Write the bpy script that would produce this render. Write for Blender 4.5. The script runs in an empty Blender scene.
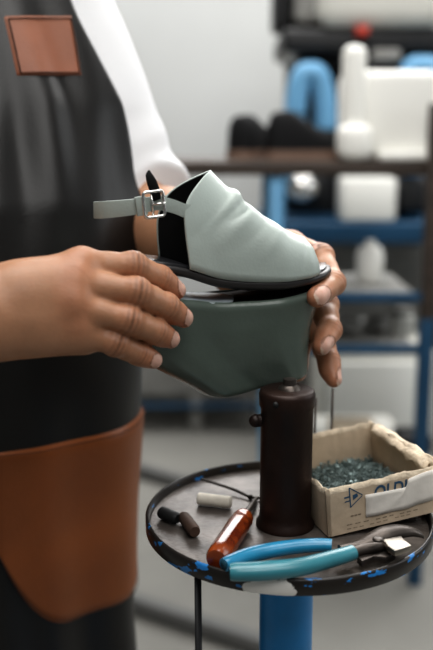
import bpy, bmesh, math, random
import numpy as np
from mathutils import Vector, Matrix

random.seed(7)
rng = np.random.default_rng(7)
col = bpy.context.scene.collection
sc = bpy.context.scene
PI = math.pi

# ------------------------------------------------------------------ camera frame
CAM = np.array([0, 0, 1.17]); PITCH = math.radians(12); FPX = 900.0
RX = np.array([1, 0, 0.]); FW = np.array([0, math.cos(PITCH), -math.sin(PITCH)]); UP = np.array([0, math.sin(PITCH), math.cos(PITCH)])
def ray(x, y): return FW + (x - 216.5) / FPX * RX + (325 - y) / FPX * UP
def P(x, y, d): return CAM + d * ray(x, y)
def Q(x, y, z):
    r = ray(x, y); return CAM + r * (z - CAM[2]) / r[2]
def QY(x, y, Y):
    r = ray(x, y); return CAM + r * (Y / r[1])
def pj(v):
    v = np.asarray(v, float) - CAM; d = v @ FW
    return np.stack([216.5 + FPX * (v @ RX) / d, 325 - FPX * (v @ UP) / d, d], -1)

# ------------------------------------------------------------------ materials
def mat(name, color, rough=0.5, metal=0.0, var=0.0, vscale=20, bump=0.0, bscale=60, color2=None, spec=None, sss=0, coat=0, stretch=None):
    m = bpy.data.materials.new(name); m.use_nodes = True
    nt = m.node_tree; b = nt.nodes['Principled BSDF']
    b.inputs['Base Color'].default_value = (*color, 1); b.inputs['Roughness'].default_value = rough; b.inputs['Metallic'].default_value = metal
    if spec is not None: b.inputs['Specular IOR Level'].default_value = spec
    if coat: b.inputs['Coat Weight'].default_value = coat; b.inputs['Coat Roughness'].default_value = .15
    if sss:
        b.inputs['Subsurface Weight'].default_value = sss; b.inputs['Subsurface Radius'].default_value = (1, .35, .2); b.inputs['Subsurface Scale'].default_value = .006
    tc = nt.nodes.new('ShaderNodeTexCoord')
    src = tc.outputs['Object']
    if stretch:
        mp = nt.nodes.new('ShaderNodeMapping'); mp.inputs['Scale'].default_value = stretch
        nt.links.new(src, mp.inputs['Vector']); src = mp.outputs['Vector']
    if var or color2:
        n = nt.nodes.new('ShaderNodeTexNoise'); n.inputs['Scale'].default_value = vscale; n.inputs['Detail'].default_value = 6
        r = nt.nodes.new('ShaderNodeValToRGB'); r.color_ramp.elements[0].position = .32; r.color_ramp.elements[1].position = .68
        c2 = color2 or tuple(min(1, c * (1 + var)) for c in color)
        c1 = color if color2 else tuple(c * (1 - var) for c in color)
        r.color_ramp.elements[0].color = (*c1, 1); r.color_ramp.elements[1].color = (*c2, 1)
        nt.links.new(src, n.inputs['Vector']); nt.links.new(n.outputs['Fac'], r.inputs['Fac']); nt.links.new(r.outputs['Color'], b.inputs['Base Color'])
    if bump:
        n2 = nt.nodes.new('ShaderNodeTexNoise'); n2.inputs['Scale'].default_value = bscale; n2.inputs['Detail'].default_value = 5
        bp = nt.nodes.new('ShaderNodeBump'); bp.inputs['Strength'].default_value = bump; bp.inputs['Distance'].default_value = .002
        nt.links.new(src, n2.inputs['Vector']); nt.links.new(n2.outputs['Fac'], bp.inputs['Height']); nt.links.new(bp.outputs['Normal'], b.inputs['Normal'])
    return m

M = {}
M['apron'] = mat('apron_leather', (.0075, .0069, .0064), .37, var=.25, vscale=9, bump=.08, bscale=300, spec=.40)
M['tan'] = mat('tan_leather', (.230, .066, .013), .40, var=.22, vscale=7, bump=.2, bscale=350)
M['tan_patch'] = mat('tan_patch_leather', (.215, .072, .032), .55, var=.15, vscale=14, bump=.2, bscale=350)
M['thread'] = mat('thread', (.05, .018, .010), .8)
M['shirt'] = mat('white_cotton', (.70, .70, .71), .9, bump=.25, bscale=500)
M['trousers'] = mat('dark_trousers', (.018, .018, .022), .9, bump=.3, bscale=400)
M['hair'] = mat('dark_hair', (.025, .016, .012), .6, bump=.6, bscale=120)
M['eye'] = mat('eye_white', (.8, .8, .78), .2)
M['mint'] = mat('mint_leather', (.415, .472, .440), .40, var=.05, vscale=12, bump=.10, bscale=420)
M['strapmint'] = mat('strap_leather', (.345, .39, .362), .5, var=.06, vscale=20, bump=.15, bscale=400)
M['lining'] = mat('black_lining', (.006, .006, .006), .75, spec=.2)
M['soleband'] = mat('dark_sole', (.028, .026, .026), .38, var=.15, vscale=30)
M['insole'] = mat('black_insole', (.016, .016, .018), .25)
M['wedge'] = mat('wedge_leather', (.100, .126, .108), .24, var=.13, vscale=9, bump=.12, bscale=260)
M['pad'] = mat('pale_pad', (.42, .47, .50), .5, var=.1, vscale=25)
M['silver'] = mat('nickel', (.75, .73, .70), .22, metal=1)
M['post'] = mat('rusty_post', (.016, .008, .006), .45, metal=.3, color2=(.032, .015, .010), vscale=25, bump=.25, bscale=90)
M['steel'] = mat('dark_steel', (.10, .085, .075), .38, metal=.75, var=.35, vscale=40, bump=.15, bscale=120)
M['jawsteel'] = mat('bright_steel', (.36, .33, .29), .38, metal=1, var=.1, vscale=40)
M['blue'] = mat('blue_paint', (.018, .25, .58), .4, var=.15, vscale=12, bump=.1, bscale=60)
M['darkblue'] = mat('dark_blue_paint', (.010, .060, .125), .45, var=.15, vscale=6)
M['lightblue'] = mat('light_blue_paint', (.15, .36, .57), .5, var=.08, vscale=6)
M['grip'] = mat('blue_grip', (.022, .24, .42), .28, var=.12, vscale=30, coat=.4)
M['grip2'] = mat('teal_grip', (.045, .21, .255), .3, var=.15, vscale=35, coat=.35)
M['griphole'] = mat('grip_hollow', (.008, .06, .09), .6)
M['amber'] = mat('amber_handle', (.40, .085, .016), .2, color2=(.12, .018, .006), vscale=42, coat=.6, stretch=(1, 1, 1))
M['card'] = mat('cardboard', (.56, .45, .33), .85, var=.15, vscale=22, bump=.4, bscale=90)
M['cardedge'] = mat('torn_card', (.70, .59, .45), .95, var=.2, vscale=80, bump=.8, bscale=200)
M['ink'] = mat('blue_ink', (.035, .09, .16), .8)
M['faintink'] = mat('faint_ink', (.24, .19, .14), .9)
M['tape'] = mat('paper_tape', (.76, .72, .66), .75, var=.06, vscale=30, bump=.3, bscale=80)
M['tacks'] = mat('tack_metal', (.17, .22, .215), .5, metal=.45, var=.3, vscale=90)
M['cork'] = mat('pale_cork', (.74, .69, .60), .85, var=.12, vscale=120, bump=.4, bscale=200)
M['rubber'] = mat('black_rubber', (.010, .010, .010), .6)
M['brownroll'] = mat('brown_roll', (.075, .042, .028), .7, var=.3, vscale=60, bump=.3)
M['wire'] = mat('dark_wire', (.03, .024, .02), .45, metal=.6)
M['wall'] = mat('wall_paint', (.56, .568, .56), .9, var=.03, vscale=2)
M['floor'] = mat('floor_concrete', (.25, .243, .222), .7, var=.08, vscale=3, bump=.05, bscale=15)
M['wood'] = mat('brown_shelf', (.055, .040, .031), .6, var=.3, vscale=5, bump=.1, stretch=(1, 8, 8))
M['white'] = mat('white_plastic', (.87, .86, .81), .5)
M['offwhite'] = mat('offwhite_panel', (.62, .61, .56), .6, var=.05, vscale=4)
M['greyobj'] = mat('grey_stuff', (.26, .255, .24), .8, var=.25, vscale=8)
M['black'] = mat('black_metal', (.012, .012, .013), .5)
M['blackshoe'] = mat('black_suede', (.010, .010, .011), .8, spec=.3)
M['shoesole'] = mat('tan_sole', (.21, .135, .10), .7)
M['red'] = mat('red_plastic', (.45, .04, .02), .4)
M['rail'] = mat('grey_rail', (.17, .17, .165), .6, metal=.2)
M['glass'] = mat('jar_plastic', (.60, .60, .56), .3)
M['beige'] = mat('beige_card', (.50, .42, .32), .8, var=.1)

def skin_mat():
    m = bpy.data.materials.new('skin'); m.use_nodes = True
    nt = m.node_tree; b = nt.nodes['Principled BSDF']
    a = nt.nodes.new('ShaderNodeVertexColor'); a.layer_name = 'tone'
    n = nt.nodes.new('ShaderNodeTexNoise'); n.inputs['Scale'].default_value = 90; n.inputs['Detail'].default_value = 6
    tc = nt.nodes.new('ShaderNodeTexCoord'); nt.links.new(tc.outputs['Object'], n.inputs['Vector'])
    mp = nt.nodes.new('ShaderNodeMapRange'); mp.inputs['To Min'].default_value = .86; mp.inputs['To Max'].default_value = 1.14
    nt.links.new(n.outputs['Fac'], mp.inputs['Value'])
    mx = nt.nodes.new('ShaderNodeVectorMath'); mx.operation = 'SCALE'
    nt.links.new(a.outputs['Color'], mx.inputs[0]); nt.links.new(mp.outputs['Result'], mx.inputs['Scale'])
    nt.links.new(mx.outputs['Vector'], b.inputs['Base Color'])
    b.inputs['Roughness'].default_value = .42; b.inputs['Specular IOR Level'].default_value = .4
    b.inputs['Subsurface Weight'].default_value = .12; b.inputs['Subsurface Radius'].default_value = (1, .35, .2); b.inputs['Subsurface Scale'].default_value = .004
    n2 = nt.nodes.new('ShaderNodeTexNoise'); n2.inputs['Scale'].default_value = 420; n2.inputs['Detail'].default_value = 3
    nt.links.new(tc.outputs['Object'], n2.inputs['Vector'])
    bp = nt.nodes.new('ShaderNodeBump'); bp.inputs['Strength'].default_value = .22; bp.inputs['Distance'].default_value = .001
    nt.links.new(n2.outputs['Fac'], bp.inputs['Height']); nt.links.new(bp.outputs['Normal'], b.inputs['Normal'])
    return m
M['skin'] = skin_mat()

def rim_mat(chip_pt):
    m = bpy.data.materials.new('chipped_rim'); m.use_nodes = True
    nt = m.node_tree; b = nt.nodes['Principled BSDF']; L = nt.links.new
    tc = nt.nodes.new('ShaderNodeTexCoord')
    def noise(scale, stretch):
        mp = nt.nodes.new('ShaderNodeMapping'); mp.inputs['Scale'].default_value = stretch
        L(tc.outputs['Object'], mp.inputs['Vector'])
        n = nt.nodes.new('ShaderNodeTexNoise'); n.inputs['Scale'].default_value = scale; n.inputs['Detail'].default_value = 5
        L(mp.outputs['Vector'], n.inputs['Vector']); return n.outputs['Fac']
    def math_(op, a, bv):
        x = nt.nodes.new('ShaderNodeMath'); x.operation = op
        for i, v in enumerate((a, bv)):
            if isinstance(v, (int, float)): x.inputs[i].default_value = v
            else: L(v, x.inputs[i])
        return x.outputs[0]
    def mix(f, a, c):
        x = nt.nodes.new('ShaderNodeMix'); x.data_type = 'RGBA'; L(f, x.inputs['Factor'])
        for i, v in ((6, a), (7, c)):
            if isinstance(v, tuple): x.inputs[i].default_value = (*v, 1)
            else: L(v, x.inputs[i])
        return x.outputs[2]
    base = mix(noise(30, (1, 1, 1)), (.007, .006, .0055), (.032, .026, .022))
    bluem = math_('GREATER_THAN', noise(48, (1, 1, 2.6)), .605)
    c = mix(bluem, base, (.02, .20, .52))
    vd = nt.nodes.new('ShaderNodeVectorMath'); vd.operation = 'SUBTRACT'; L(tc.outputs['Object'], vd.inputs[0]); vd.inputs[1].default_value = tuple(chip_pt)
    vm = nt.nodes.new('ShaderNodeVectorMath'); vm.operation = 'MULTIPLY'; L(vd.outputs[0], vm.inputs[0]); vm.inputs[1].default_value = (1, 1, 2.2)
    ln = nt.nodes.new('ShaderNodeVectorMath'); ln.operation = 'LENGTH'; L(vm.outputs[0], ln.inputs[0])
    dd = math_('ADD', ln.outputs['Value'], math_('MULTIPLY', noise(110, (1, 1, 1)), .020))
    c = mix(math_('LESS_THAN', dd, .0305), c, (.86, .84, .80))
    L(c, b.inputs['Base Color']); b.inputs['Roughness'].default_value = .33
    return m

# ------------------------------------------------------------------ object helpers
def link(o, parent=None, loc=None):
    col.objects.link(o)
    if parent is not None:
        o.parent = parent; o.matrix_parent_inverse = parent.matrix_local.inverted()
    return o
def mo(name, verts, faces, m, parent=None, smooth=True, mats=None, midx=None):
    me = bpy.data.meshes.new(name)
    me.from_pydata([tuple(map(float, v)) for v in verts], [], [tuple(int(i) for i in f) for f in faces])
    for mm in (mats or [m]): me.materials.append(mm)
    if smooth: me.polygons.foreach_set('use_smooth', [True] * len(me.polygons))
    if midx is not None: me.polygons.foreach_set('material_index', midx)
    me.update()
    return link(bpy.data.objects.new(name, me), parent)
def tag(o, label=None, cat=None, group=None, kind=None):
    if label: o['label'] = label
    if cat: o['category'] = cat
    if group: o['group'] = group
    if kind: o['kind'] = kind
    return o
def thing(name, label, cat, loc, group=None):
    o = bpy.data.objects.new(name, None); o.empty_display_size = .02; o.location = tuple(map(float, loc)); col.objects.link(o)
    o.matrix_local  # noqa
    return tag(o, label, cat, group)
def inv(root):
    return Matrix.Translation(root.location).inverted()
_link = link
def link(o, parent=None):
    col.objects.link(o)
    if parent is not None:
        o.parent = parent
        r = parent
        while r.parent is not None: r = r.parent
        if parent is r: o.matrix_parent_inverse = Matrix.Translation(r.location).inverted()
    return o

class MB:
    def __init__(s): s.v = []; s.f = []; s.m = []; s.cm = 0
    def add(s, v, f):
        n = len(s.v); s.v += [tuple(map(float, x)) for x in v]; s.f += [tuple(int(i) + n for i in q) for q in f]; s.m += [s.cm] * len(f); return s
    def box(s, c, size, R=None, bev=0, seg=2):
        bm = bmesh.new(); bmesh.ops.create_cube(bm, size=1)
        for v in bm.verts: v.co = Vector((v.co.x * size[0], v.co.y * size[1], v.co.z * size[2]))
        if bev: bmesh.ops.bevel(bm, geom=bm.edges[:], offset=bev, segments=seg, affect='EDGES', profile=.5)
        R = np.eye(3) if R is None else np.asarray(R)
        bm.verts.ensure_lookup_table()
        for i, v in enumerate(bm.verts): v.index = i
        s.add([np.asarray(c) + R @ np.array(v.co) for v in bm.verts], [[v.index for v in f.verts] for f in bm.faces]); bm.free(); return s
    def tube(s, path, rad, n=16, cap=True, ell=None, upv=(0, 0, 1)):
        path = [np.asarray(p, float) for p in path]; k = len(path)
        if np.isscalar(rad): rad = [rad] * k
        vs = []; up = np.array(upv, float)
        for i, p in enumerate(path):
            t = path[min(i + 1, k - 1)] - path[max(i - 1, 0)]; t /= np.linalg.norm(t) + 1e-12
            x = np.cross(up, t)
            if np.linalg.norm(x) < 1e-3: x = np.cross((0, 1, 0.01), t)
            x /= np.linalg.norm(x); y = np.cross(t, x)
            e = (1, 1) if ell is None else ell
            for j in range(n):
                a = 2 * PI * j / n; vs.append(p + rad[i] * (e[0] * math.cos(a) * x + e[1] * math.sin(a) * y))
        fs = [(i * n + j, i * n + (j + 1) % n, (i + 1) * n + (j + 1) % n, (i + 1) * n + j) for i in range(k - 1) for j in range(n)]
        if cap: fs += [tuple(range(n))[::-1], tuple(range((k - 1) * n, k * n))]
        return s.add(vs, fs)
    def lathe(s, prof, c=(0, 0, 0), n=48, R=None):
        R = np.eye(3) if R is None else np.asarray(R); c = np.asarray(c, float)
        vs = [c + R @ np.array([r * math.cos(2 * PI * j / n), r * math.sin(2 * PI * j / n), z]) for r, z in prof for j in range(n)]
        k = len(prof)
        fs = [(i * n + j, i * n + (j + 1) % n, (i + 1) * n + (j + 1) % n, (i + 1) * n + j) for i in range(k - 1) for j in range(n)]
        fs += [tuple(range(n))[::-1], tuple(range((k - 1) * n, k * n))]
        return s.add(vs, fs)
    def ball(s, c, r, nu=16, nv=10, R=None):
        r = np.array([r] * 3 if np.isscalar(r) else r, float)
        prof = [(math.sin(PI * i / nv), -math.cos(PI * i / nv)) for i in range(nv + 1)]
        R = np.eye(3) if R is None else np.asarray(R)
        vs = [np.asarray(c) + R @ (r * np.array([max(a, 1e-4) * math.cos(2 * PI * j / nu), max(a, 1e-4) * math.sin(2 * PI * j / nu), z])) for a, z in prof for j in range(nu)]
        fs = [(i * nu + j, i * nu + (j + 1) % nu, (i + 1) * nu + (j + 1) % nu, (i + 1) * nu + j) for i in range(nv) for j in range(nu)]
        return s.add(vs, fs)
    def grid(s, G, closed=False):
        G = np.asarray(G); a, b = G.shape[:2]
        fs = [(i * b + j, i * b + (j + 1) % b, (i + 1) * b + (j + 1) % b, (i + 1) * b + j) for i in range(a - 1) for j in range(b if closed else b - 1)]
        return s.add(G.reshape(-1, 3), fs)
    def build(s, name, m, parent=None, smooth=True, mats=None):
        o = mo(name, s.v, s.f, m, parent, smooth, mats, s.m if mats else None)
        return o
def autosmooth(o, deg=40):
    me = o.data
    bm = bmesh.new(); bm.from_mesh(me)
    bmesh.ops.recalc_face_normals(bm, faces=bm.faces[:])
    for e in bm.edges:
        if len(e.link_faces) == 2 and e.calc_face_angle(0) > math.radians(deg): e.smooth = False
    bm.to_mesh(me); bm.free(); return o
def solid(o, th, off=-1):
    md = o.modifiers.new('thickness', 'SOLIDIFY'); md.thickness = th; md.offset = off; md.use_even_offset = False; return o
def rotz(a): c, s = math.cos(a), math.sin(a); return np.array([[c, -s, 0], [s, c, 0], [0, 0, 1.]])
def roty(a): c, s = math.cos(a), math.sin(a); return np.array([[c, 0, s], [0, 1, 0], [-s, 0, c]])
def rotx(a): c, s = math.cos(a), math.sin(a); return np.array([[1, 0, 0], [0, c, -s], [0, s, c]])
def frame_z(d, up=(0, 0, 1)):
    z = np.asarray(d, float); z = z / np.linalg.norm(z); x = np.cross(up, z)
    if np.linalg.norm(x) < 1e-4: x = np.array([1, 0, 0.])
    x = x / np.linalg.norm(x); y = np.cross(z, x); return np.stack([x, y, z], 1)
def spline(pts, n):
    pts = np.asarray(pts, float); k = len(pts)
    ext = np.vstack([2 * pts[0] - pts[1], pts, 2 * pts[-1] - pts[-2]]); out = []
    for u in np.linspace(0, k - 1 - 1e-9, n):
        i = int(u); t = u - i; a, b, c, d = ext[i:i + 4]
        out.append(.5 * (2 * b + (c - a) * t + (2 * a - 5 * b + 4 * c - d) * t * t + (3 * b - a - 3 * c + d) * t ** 3))
    return np.array(out)

# ------------------------------------------------------------------ signed distance grids
def smin(a, b, k):
    h = np.maximum(k - np.abs(a - b), 0) / k; return np.minimum(a, b) - h * h * k * .25
class SDF:
    def __init__(s, lo, hi, h):
        s.lo = np.array(lo, float); s.h = h; s.n = np.ceil((np.array(hi) - s.lo) / h).astype(int) + 1
        s.F = np.full(s.n, .05, np.float32)
    def pts(s, sl):
        ax = [(s.lo[i] + s.h * np.arange(sl[i].start, sl[i].stop)).astype(np.float32) for i in range(3)]
        return np.stack(np.meshgrid(*ax, indexing='ij'), -1)
    def region(s, lo, hi):
        a = np.clip(np.floor((np.array(lo) - s.lo) / s.h).astype(int), 0, s.n - 1); b = np.clip(np.ceil((np.array(hi) - s.lo) / s.h).astype(int) + 1, 1, s.n)
        return tuple(slice(int(p), int(max(q, p + 1))) for p, q in zip(a, b))
    def put(s, fn, lo, hi, k, F=None, pad=.02):
        F = s.F if F is None else F
        sl = s.region(np.array(lo) - pad, np.array(hi) + pad); F[sl] = smin(F[sl], fn(s.pts(sl)), k)
    def cone(s, a, b, r1, r2, k=.01, F=None, flat=None):
        a = np.asarray(a, np.float32); b = np.asarray(b, np.float32); ba = b - a; L2 = float(ba @ ba) + 1e-12
        def fn(p):
            t = np.clip(((p - a) @ ba) / L2, 0, 1); q = p - a - t[..., None] * ba
            if flat is not None:
                nrm, f = flat; q = q + (q @ np.asarray(nrm, np.float32))[..., None] * np.asarray(nrm, np.float32) * (f - 1)
            return np.sqrt((q * q).sum(-1)) - (r1 + (r2 - r1) * t)
        r = max(r1, r2); s.put(fn, np.minimum(a, b) - r, np.maximum(a, b) + r, k, F, pad=max(.008, k))
    def ball(s, c, r, k=.01, F=None, R=None):
        c = np.asarray(c, np.float32); r = np.array([r] * 3 if np.isscalar(r) else r, np.float32); R = np.eye(3, dtype=np.float32) if R is None else np.asarray(R, np.float32)
        def fn(p):
            q = (p - c) @ R; k0 = np.sqrt(((q / r) ** 2).sum(-1)); k1 = np.sqrt(((q / (r * r)) ** 2).sum(-1)) + 1e-9; return k0 * (k0 - 1) / k1
        s.put(fn, c - r.max(), c + r.max(), k, F, pad=max(.008, k))
    def cut(s, p0, n, k=0.004):
        G = s.pts(tuple(slice(0, int(q)) for q in s.n)); d = (G - np.asarray(p0, np.float32)) @ np.asarray(n, np.float32)
        return d
    def mesh(s):
        F = s.F.copy(); F[0], F[-1] = .05, .05; F[:, 0], F[:, -1] = .05, .05; F[:, :, 0], F[:, :, -1] = .05, .05
        S = F < 0; nx, ny, nz = F.shape
        c = [(dx, dy, dz) for dx in (0, 1) for dy in (0, 1) for dz in (0, 1)]
        sub = lambda A, d: A[d[0]:nx - 1 + d[0], d[1]:ny - 1 + d[1], d[2]:nz - 1 + d[2]]
        cnt = sum(sub(S, d).astype(np.int8) for d in c); act = (cnt > 0) & (cnt < 8)
        idx = np.argwhere(act); ids = np.full(act.shape, -1, np.int64); ids[act] = np.arange(len(idx))
        acc = np.zeros((len(idx), 3)); num = np.zeros(len(idx))
        for a in c:
            for ax in range(3):
                if a[ax]: continue
                b = list(a); b[ax] = 1
                fa = F[idx[:, 0] + a[0], idx[:, 1] + a[1], idx[:, 2] + a[2]]; fb = F[idx[:, 0] + b[0], idx[:, 1] + b[1], idx[:, 2] + b[2]]
                m = (fa < 0) != (fb < 0); t = fa[m] / (fa[m] - fb[m]); p = np.tile(np.array(a, float), (m.sum(), 1)); p[:, ax] += t
                acc[m] += p; num[m] += 1
        V = s.lo + s.h * (idx + acc / num[:, None]); faces = []
        for ax in range(3):
            sh = [slice(None)] * 3; sh2 = [slice(None)] * 3; sh[ax] = slice(0, -1); sh2[ax] = slice(1, None)
            A = S[tuple(sh)]; B = S[tuple(sh2)]; e = np.argwhere(A != B); u, w = (ax + 1) % 3, (ax + 2) % 3
            ins = A[tuple(e.T)]; ok = (e[:, u] > 0) & (e[:, w] > 0); e = e[ok]; ins = ins[ok]; q = []
            for du, dw in ((1, 1), (0, 1), (0, 0), (1, 0)):
                x = e.copy(); x[:, u] -= du; x[:, w] -= dw; q.append(ids[tuple(x.T)])
            q = np.stack(q, 1); q[~ins] = q[~ins][:, ::-1]; faces.append(q)
        return V, np.vstack(faces)

# ================================================================== PERSON
PSI = math.radians(25)
LEFT = np.array([math.cos(PSI), math.sin(PSI), 0]); FRONT = np.array([math.sin(PSI), -math.cos(PSI), 0])
#        z     cx     cy    a     b
TOR = np.array([
    [1.44, -.325, 1.045, .060, .058], [1.415, -.323, 1.04, .100, .064], [1.38, -.316, 1.035, .145, .080], [1.32, -.298, 1.055, .166, .094],
    [1.20, -.264, 1.025, .180, .110], [1.10, -.252, 1.00, .176, .124], [1.04, -.254, .99, .168, .128], [.98, -.259, .985, .160, .122], [.92, -.260, .985, .158, .116],
    [.85, -.262, .985, .156, .110], [.75, -.265, .985, .148, .106], [.60, -.268, .985, .138, .106], [.40, -.272, .99, .138, .108]])[::-1]
def tor(z): return [np.interp(z, TOR[:, 0], TOR[:, i]) for i in range(1, 5)]
person = thing('person', 'person in white shirt and black leather apron, holding the sandal with both hands', 'person', (-.26, .99, 0))

SKIN = np.array([.40, .212, .124])
feats = []     # (pos, radius, colour factor)
nails = []     # (dip, tip, dorsal, radius)
creases = []   # (pos, axis, dorsal, radius)
def finger(S, base, jts, rad, dors, kp=.007):
    """one finger as its own distance field, blended into the palm field"""
    F = np.full(S.n, .05, np.float32); j = [np.asarray(x, float) for x in jts]; nd = np.asarray(dors, float); nd /= np.linalg.norm(nd)
    for i in range(len(j) - 1): S.cone(j[i], j[i + 1], rad[i] * .97, rad[i + 1] * .97, .004, F)
    for i in range(1, len(j) - 1):
        ax = j[i + 1] - j[i - 1]; ax /= np.linalg.norm(ax); dd = nd - ax * (nd @ ax); dd /= np.linalg.norm(dd)
        S.ball(j[i] + dd * rad[i] * (.09 if i == 1 else .0), rad[i] * .94, .006, F)
        feats.append((j[i] + dd * rad[i] * .9, rad[i] * 1.5, (1.0, .90, .86))); creases.append((j[i], ax, dd, rad[i], i))
    for i in range(len(j) - 1):   # soft pads on the palm side
        mid = (j[i] + j[i + 1]) / 2; ax = j[i + 1] - j[i]; ax /= np.linalg.norm(ax); dd = nd - ax * (nd @ ax); dd /= np.linalg.norm(dd)
        S.ball(mid - dd * rad[i] * .25, rad[i] * .9, .006, F)
    ax = j[-1] - j[-2]; ax /= np.linalg.norm(ax); dd = nd - ax * (nd @ ax); dd /= np.linalg.norm(dd)
    nails.append((j[-2], j[-1], dd, rad[-1])); feats.append((j[-1], rad[-1] * 2.0, (1.10, .92, .92)))
    return smin(base, F, kp)
def arm_mesh(lo, hi, h, elbow, wrist, mcps, chains, rads, dors, thumb, trad, tdors, flatn, extra=()):
    S = SDF(lo, hi, h)
    elbow = np.asarray(elbow); wrist = np.asarray(wrist)
    mid = elbow * .68 + wrist * .32
    S.cone(elbow, mid, .043, .044, .02); S.cone(mid, wrist, .044, .0275, .02, flat=(flatn, 1.12))
    for i, m_ in enumerate(mcps):
        w = wrist + (np.asarray(m_) - np.asarray(mcps[1])) * .45
        S.cone(w, m_, .0205, (.0130, .0130, .0125, .0115)[i], .014)
        S.ball(np.asarray(m_) + np.asarray(flatn) * .0035, .0105, .008)
        feats.append((np.asarray(m_) + np.asarray(flatn) * .012, .015, (1.04, .93, .90)))
    S.cone(wrist * .5 + np.asarray(mcps[0]) * .5, wrist * .5 + np.asarray(mcps[3]) * .5, .015, .014, .016)
    S.cone(thumb[0], thumb[1], .021, trad[1] * 1.15, .018)
    for a, b, r1, r2 in extra: S.cone(a, b, r1, r2, .012)
    base = S.F.copy(); tot = None
    for c, r, d in zip(chains, rads, dors):
        G = finger(S, base, c, r, d); tot = G if tot is None else smin(tot, G, .0016)
    G = finger(S, base, thumb[1:], trad[1:], tdors); tot = smin(tot, G, .002)
    S.F = tot
    return S.mesh()

# right hand (towards the left edge of the picture), fingers laid along the heel side
w_r = P(-22, 312, .655); e_r = np.array([-.415, .80, 1.085])
mc_r = [P(82, 266, .682), P(74, 283, .672), P(73, 305, .668), P(78, 327, .674)]
ch_r = [[mc_r[0], P(133, 266, .694), P(160, 278, .713), P(177, 290, .7265)],
        [mc_r[1], P(136, 292, .678), P(166, 306, .702), P(184, 318, .7215)],
        [mc_r[2], P(128, 320, .673), P(155, 331, .696), P(171, 339, .712)],
        [mc_r[3], P(115, 343, .677), P(138, 353, .696), P(154, 360, .707)]]
rr = [[.0120, .0104, .0094, .0080], [.0120, .0108, .0098, .0083], [.0116, .0102, .0093, .0079], [.0105, .0092, .0084, .0072]]
dr = np.array([.10, -.86, .50])
drs = [dr + np.array([0, .10, .35]), dr, dr + np.array([0, 0, -.15]), dr + np.array([0, 0, -.3])]
th_r = [P(5, 300, .675), P(45, 287, .712), P(88, 282, .745), P(112, 280, .756)]
Vr, Fr = arm_mesh((-.47, .55, .97), (0.02, .86, 1.14), .0014, e_r, w_r, mc_r, ch_r, rr, drs, th_r, [.02, .0125, .0112, .0085], (0, .1, 1), dr / np.linalg.norm(dr), extra=[(P(0, 335, .665), P(84, 337, .678), .015, .0125), (P(20, 290, .66), P(70, 290, .675), .016, .013)])
# left hand (behind the toe), fingers wrapping round to the near side
e_l = P(136, 222, 1.02); w_l = P(238, 254, .915)
mc_l = [P(291, 246, .878), P(296, 268, .885), P(294, 292, .89), P(288, 316, .89)]
ch_l = [[mc_l[0], P(321, 257, .853), P(333, 283, .815), P(317, 297, .778)],
        [mc_l[1], P(326, 305, .852), P(330, 330, .818), P(322, 346, .800)],
        [mc_l[2], P(322, 335, .862), P(329, 361, .843), P(334, 379, .832)],
        [mc_l[3], P(300, 345, .872), P(298, 362, .866), P(299, 374, .860)]]
rl = [[.0135, .0118, .0108, .0096], [.0130, .0112, .0102, .0088], [.0125, .0108, .0098, .0082], [.0115, .0098, .0088, .0075]]
dl = [np.array([.55, -.75, .25]), np.array([.75, -.6, .0]), np.array([.85, -.3, .0]), np.array([.5, .5, .0])]
th_l = [P(246, 250, .905), P(262, 240, .872), P(272, 255, .857), P(280, 266, .848)]
Vl, Fl = arm_mesh((-.16, .72, .93), (.16, 1.10, 1.15), .0014, e_l, w_l, mc_l, ch_l, rl, dl, th_l, [.02, .0125, .0112, .0088], (0, .6, .8), np.array([.35, .85, .40]) / np.linalg.norm([.35, .85, .4]))

# rest of the body: torso, shoulders, upper arms, neck, head (coarser grid, same mesh)
sh_l = np.array([-.318, 1.035, 1.365]) + LEFT * .128; sh_r = np.array([-.318, 1.035, 1.365]) - LEFT * .155
def torso_fn(off):
    def fn(p):
        z = p[..., 2]; cx, cy, a, b = [x.astype(np.float32) for x in tor(z)]
        dx = p[..., 0] - cx; dy = p[..., 1] - cy
        u = dx * LEFT[0] + dy * LEFT[1]; v = dx * FRONT[0] + dy * FRONT[1]
        e = (np.abs(u / (a + off)) ** 2.3 + np.abs(v / (b + off)) ** 2.3) ** (1 / 2.3)
        d = (e - 1) * np.minimum(a + off, b + off)
        return np.maximum(d, np.maximum(z - 1.435 - off, .84 - off * 3 - z))
    return fn
S = SDF((-.62, .66, .80), (.02, 1.3, 1.76), .006)
S.put(torso_fn(-.004), (-.6, .8, .8), (0, 1.25, 1.45), .01)
S.cone(sh_l, e_l, .046, .040, .03); S.cone(sh_r, e_r, .046, .040, .03)
S.cone(e_l, e_l * .7 + w_l * .3, .040, .040, .02); S.cone(e_r, e_r * .7 + w_r * .3, .040, .040, .02)
neck0 = np.array([-.325, 1.045, 1.42]); hd = np.array([-.29, 1.00, 1.60])
LOOK = np.array([.55, -.72, -.42]); LOOK /= np.linalg.norm(LOOK); HX = np.cross((0, 0, 1), LOOK); HX /= np.linalg.norm(HX); HU = np.cross(LOOK, HX)
HR = np.stack([HX, LOOK, HU], 1)
S.cone(neck0, hd - HU * .06, .056, .052, .03)
S.ball(hd + HU * .035 - LOOK * .01, (.076, .095, .085), .02, R=HR); S.ball(hd - HU * .04 + LOOK * .03, (.058, .065, .070), .03, R=HR)
S.ball(hd - HU * .088 + LOOK * .060, (.028, .024, .02), .025, R=HR)
S.cone(hd + LOOK * .088 + HU * .015, hd + LOOK * .112 - HU * .028, .009, .013, .012)
S.ball(hd - HU * .052 + LOOK * .088, (.024, .008, .009), .008, R=HR)
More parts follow.
